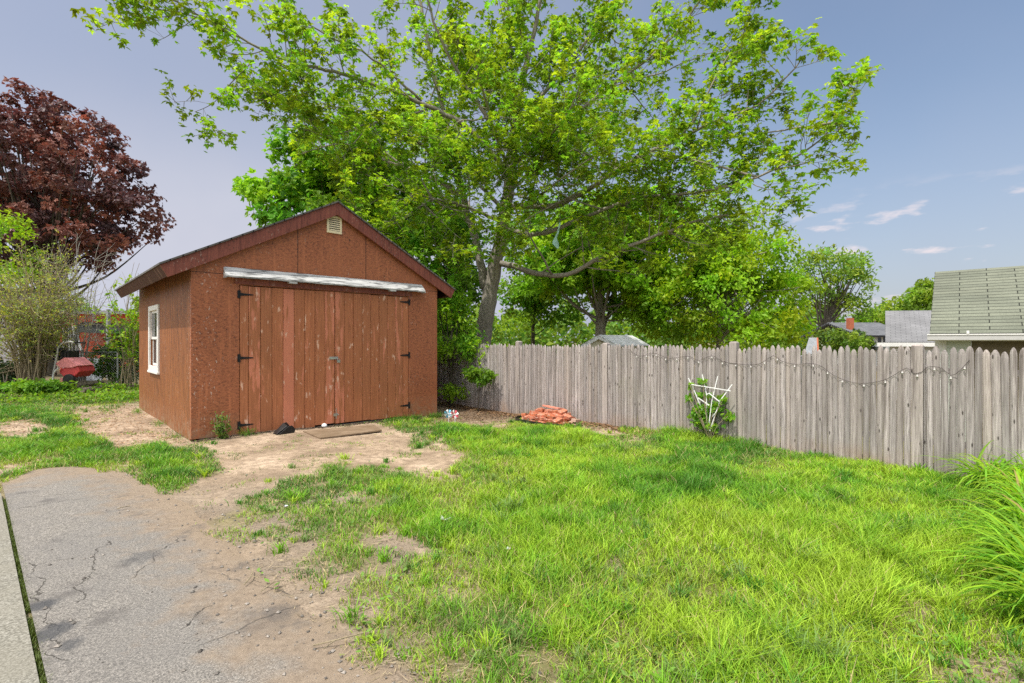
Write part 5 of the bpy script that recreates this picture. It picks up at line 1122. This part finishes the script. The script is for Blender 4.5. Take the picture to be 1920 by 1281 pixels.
scrap('dead_leaf', 1064, 1152, 'dry_leaf', 'curled orange brown dead leaf on the front lawn', 'leaf', .03, .05)
for (px, py, L_, lb_) in ((466, 1090, .22, 'forked dark twig on the right edge of the drive'), (232, 958, .1, 'short brown twig on the far part of the drive'), (635, 1210, .25, 'curved twig at the front edge of the lawn'), (512, 1108, .16, 'grey twig where the drive turns sandy')):
    c = G(px, py); a = U(0, 6.28); d = np.array([math.cos(a), math.sin(a), 0]); e_ = np.array([-d[1], d[0], 0]); b = MB(); q = smooth_line([d*-L_/2, d*.02+e_*.02+(0, 0, .01), d*L_/2], .03); b.tube(q, .004, 5); b.tube([q[len(q)//2], q[len(q)//2]+d*L_*.25+e_*L_*.25+(0, 0, .008)], .003, 5)
    o = b.build('twig', M['stem_tan']); o.location = (c[0], c[1], float(gz(c[0], c[1]))+.034); tag(o, lb_, 'twig')
# plastic strip caught in the tree
b = MB(); q = smooth_line([P(1050, 418, 12.4), P(1046, 436, 12.4), P(1041, 452, 12.38), P(1046, 466, 12.36)], .04); ws = np.interp(np.linspace(0, 1, len(q)), [0, .35, .55, .8, 1], [.05, .06, .07, .22, .05]); m_ = len(q)
sd = np.array([.85, .5, .1]); V = []
for k in range(m_): o3 = np.array([0, .03*math.sin(k*1.3), 0]); V += [q[k]-sd*ws[k]/2+o3, q[k]+(0, -.03, 0), q[k]+sd*ws[k]/2-o3]
V = np.array(V); V2 = np.vstack([V, V+(0, .006, 0)]); n3 = 3*m_
b.add(V2, [[3*k+j, 3*k+j+1, 3*k+j+4, 3*k+j+3] for k in range(m_-1) for j in (0, 1)]+[[n3+3*k+j+3, n3+3*k+j+4, n3+3*k+j+1, n3+3*k+j] for k in range(m_-1) for j in (0, 1)])
b.tube([q[0], q[0]+(0, 0, .45)], .004, 5); tag(b.build('plastic_strip', M['teal_plastic'], origin=q[0], smooth=True), 'torn pale teal plastic strip hanging from a branch of the tallest tree', 'plastic strip')

# ------------------------------------------------------------------ light, sky, camera
el = R(64.5); h_ = -.14*np.array([-u[1], u[0]])*1.0
az = nrm(np.array([-.614, -.789])); sd = np.array([az[0]*math.cos(el), az[1]*math.cos(el), math.sin(el)])
sun = bpy.data.lights.new('sun', 'SUN'); sun.energy = 3.2; sun.angle = R(.6); sun.color = (1, .95, .86)
so = bpy.data.objects.new('sun', sun); C.objects.link(so); so.rotation_euler = Vector(-sd).to_track_quat('-Z', 'Y').to_euler(); so.location = (-8, -10, 25)
w = bpy.data.worlds.new('World'); scene.world = w; w.use_nodes = True; nt = w.node_tree; nt.nodes.clear()
def wn(t, **k):
    n = nt.nodes.new(t)
    for a, c in k.items(): setattr(n, a, c)
    return n
L = nt.links.new
sky = wn('ShaderNodeTexSky', sky_type='NISHITA', sun_disc=False, sun_elevation=el, sun_rotation=math.atan2(sd[0], sd[1]), air_density=1.2, dust_density=1.6, ozone_density=1.4)
tc = wn('ShaderNodeTexCoord'); sx = wn('ShaderNodeSeparateXYZ'); L(tc.outputs['Generated'], sx.inputs[0])
# thin high veil, thicker towards the left, and a few small cumulus low on the right
def m_(op, a, b_=None, clamp=False):
    n = wn('ShaderNodeMath', operation=op, use_clamp=clamp)
    for i_, v_ in enumerate((a, b_)):
        if v_ is None: continue
        if isinstance(v_, (int, float)): n.inputs[i_].default_value = v_
        else: L(v_, n.inputs[i_])
    return n.outputs[0]
def wr(f, a, b_):
    n = wn('ShaderNodeMapRange', interpolation_type='SMOOTHSTEP'); L(f, n.inputs[0]); n.inputs[1].default_value = a; n.inputs[2].default_value = b_; return n.outputs[0]
mp = wn('ShaderNodeMapping'); L(tc.outputs['Generated'], mp.inputs[0]); mp.inputs['Scale'].default_value = (1, 1, 3.2)
nz = wn('ShaderNodeTexNoise'); L(mp.outputs[0], nz.inputs[0]); nz.inputs['Scale'].default_value = 9.5; nz.inputs['Detail'].default_value = 6; nz.inputs['Roughness'].default_value = .55
nv = wn('ShaderNodeTexNoise'); L(tc.outputs['Generated'], nv.inputs[0]); nv.inputs['Scale'].default_value = 1.6; nv.inputs['Detail'].default_value = 5
low = m_('MULTIPLY', wr(sx.outputs[2], .03, .09), m_('SUBTRACT', 1.0, wr(sx.outputs[2], .17, .26)))
cum = m_('MULTIPLY', wr(nz.outputs[0], .545, .66), m_('MULTIPLY', m_('MULTIPLY', low, wr(sx.outputs[0], .15, .45)), .85))
veil = m_('ADD', m_('MULTIPLY', m_('SUBTRACT', 1.0, wr(sx.outputs[0], -.45, .55)), .55), m_('MULTIPLY', wr(nv.outputs[0], .35, .75), .22))
hor = m_('MULTIPLY', m_('SUBTRACT', 1.0, wr(sx.outputs[2], .0, .45)), .62)
amt = m_('ADD', veil, hor, True)
mx = wn('ShaderNodeMix', data_type='RGBA'); L(amt, mx.inputs[0]); L(sky.outputs[0], mx.inputs[6]); mx.inputs[7].default_value = (3.15, 3.35, 4.25, 1)
ml_ = wn('ShaderNodeMix', data_type='RGBA'); L(m_('MULTIPLY', m_('MULTIPLY', m_('SUBTRACT', 1.0, wr(sx.outputs[2], .05, .42)), m_('SUBTRACT', 1.0, wr(sx.outputs[0], -.45, .2))), m_('ADD', .35, m_('MULTIPLY', wr(nv.outputs[0], .35, .65), .5))), ml_.inputs[0]); L(mx.outputs[2], ml_.inputs[6]); ml_.inputs[7].default_value = (5.6, 5.55, 5.9, 1)
mc_ = wn('ShaderNodeMix', data_type='RGBA'); L(cum, mc_.inputs[0]); L(ml_.outputs[2], mc_.inputs[6]); mc_.inputs[7].default_value = (6.0, 5.4, 5.6, 1)
# added soft fill: unseen bright sky glow round the sun, behind the camera
dp_ = wn('ShaderNodeVectorMath', operation='DOT_PRODUCT'); L(tc.outputs['Generated'], dp_.inputs[0]); dp_.inputs[1].default_value = tuple(sd)
ms_ = wn('ShaderNodeMix', data_type='RGBA'); L(m_('MULTIPLY', wr(dp_.outputs['Value'], .35, .95), .85), ms_.inputs[0]); L(mc_.outputs[2], ms_.inputs[6]); ms_.inputs[7].default_value = (17, 16.5, 15.8, 1)
bg = wn('ShaderNodeBackground'); L(ms_.outputs[2], bg.inputs[0]); bg.inputs[1].default_value = .11; wo = wn('ShaderNodeOutputWorld'); L(bg.outputs[0], wo.inputs[0])
cam = bpy.data.cameras.new('camera'); co = bpy.data.objects.new('camera', cam); C.objects.link(co); scene.camera = co
co.location = (0, 0, CH); co.rotation_euler = (R(90), 0, 0); cam.sensor_width = 36; cam.lens = K/1920*36; cam.clip_end = 2000; cam.clip_start = .05; cam.shift_y = -2.5/1920
scene.view_settings.view_transform = 'Standard'; scene.view_settings.look = 'None'; scene.view_settings.exposure = .45; scene.view_settings.gamma = 1
scene.cycles.max_bounces = 6; scene.cycles.diffuse_bounces = 4; scene.cycles.transparent_max_bounces = 4; scene.cycles.use_denoising = False
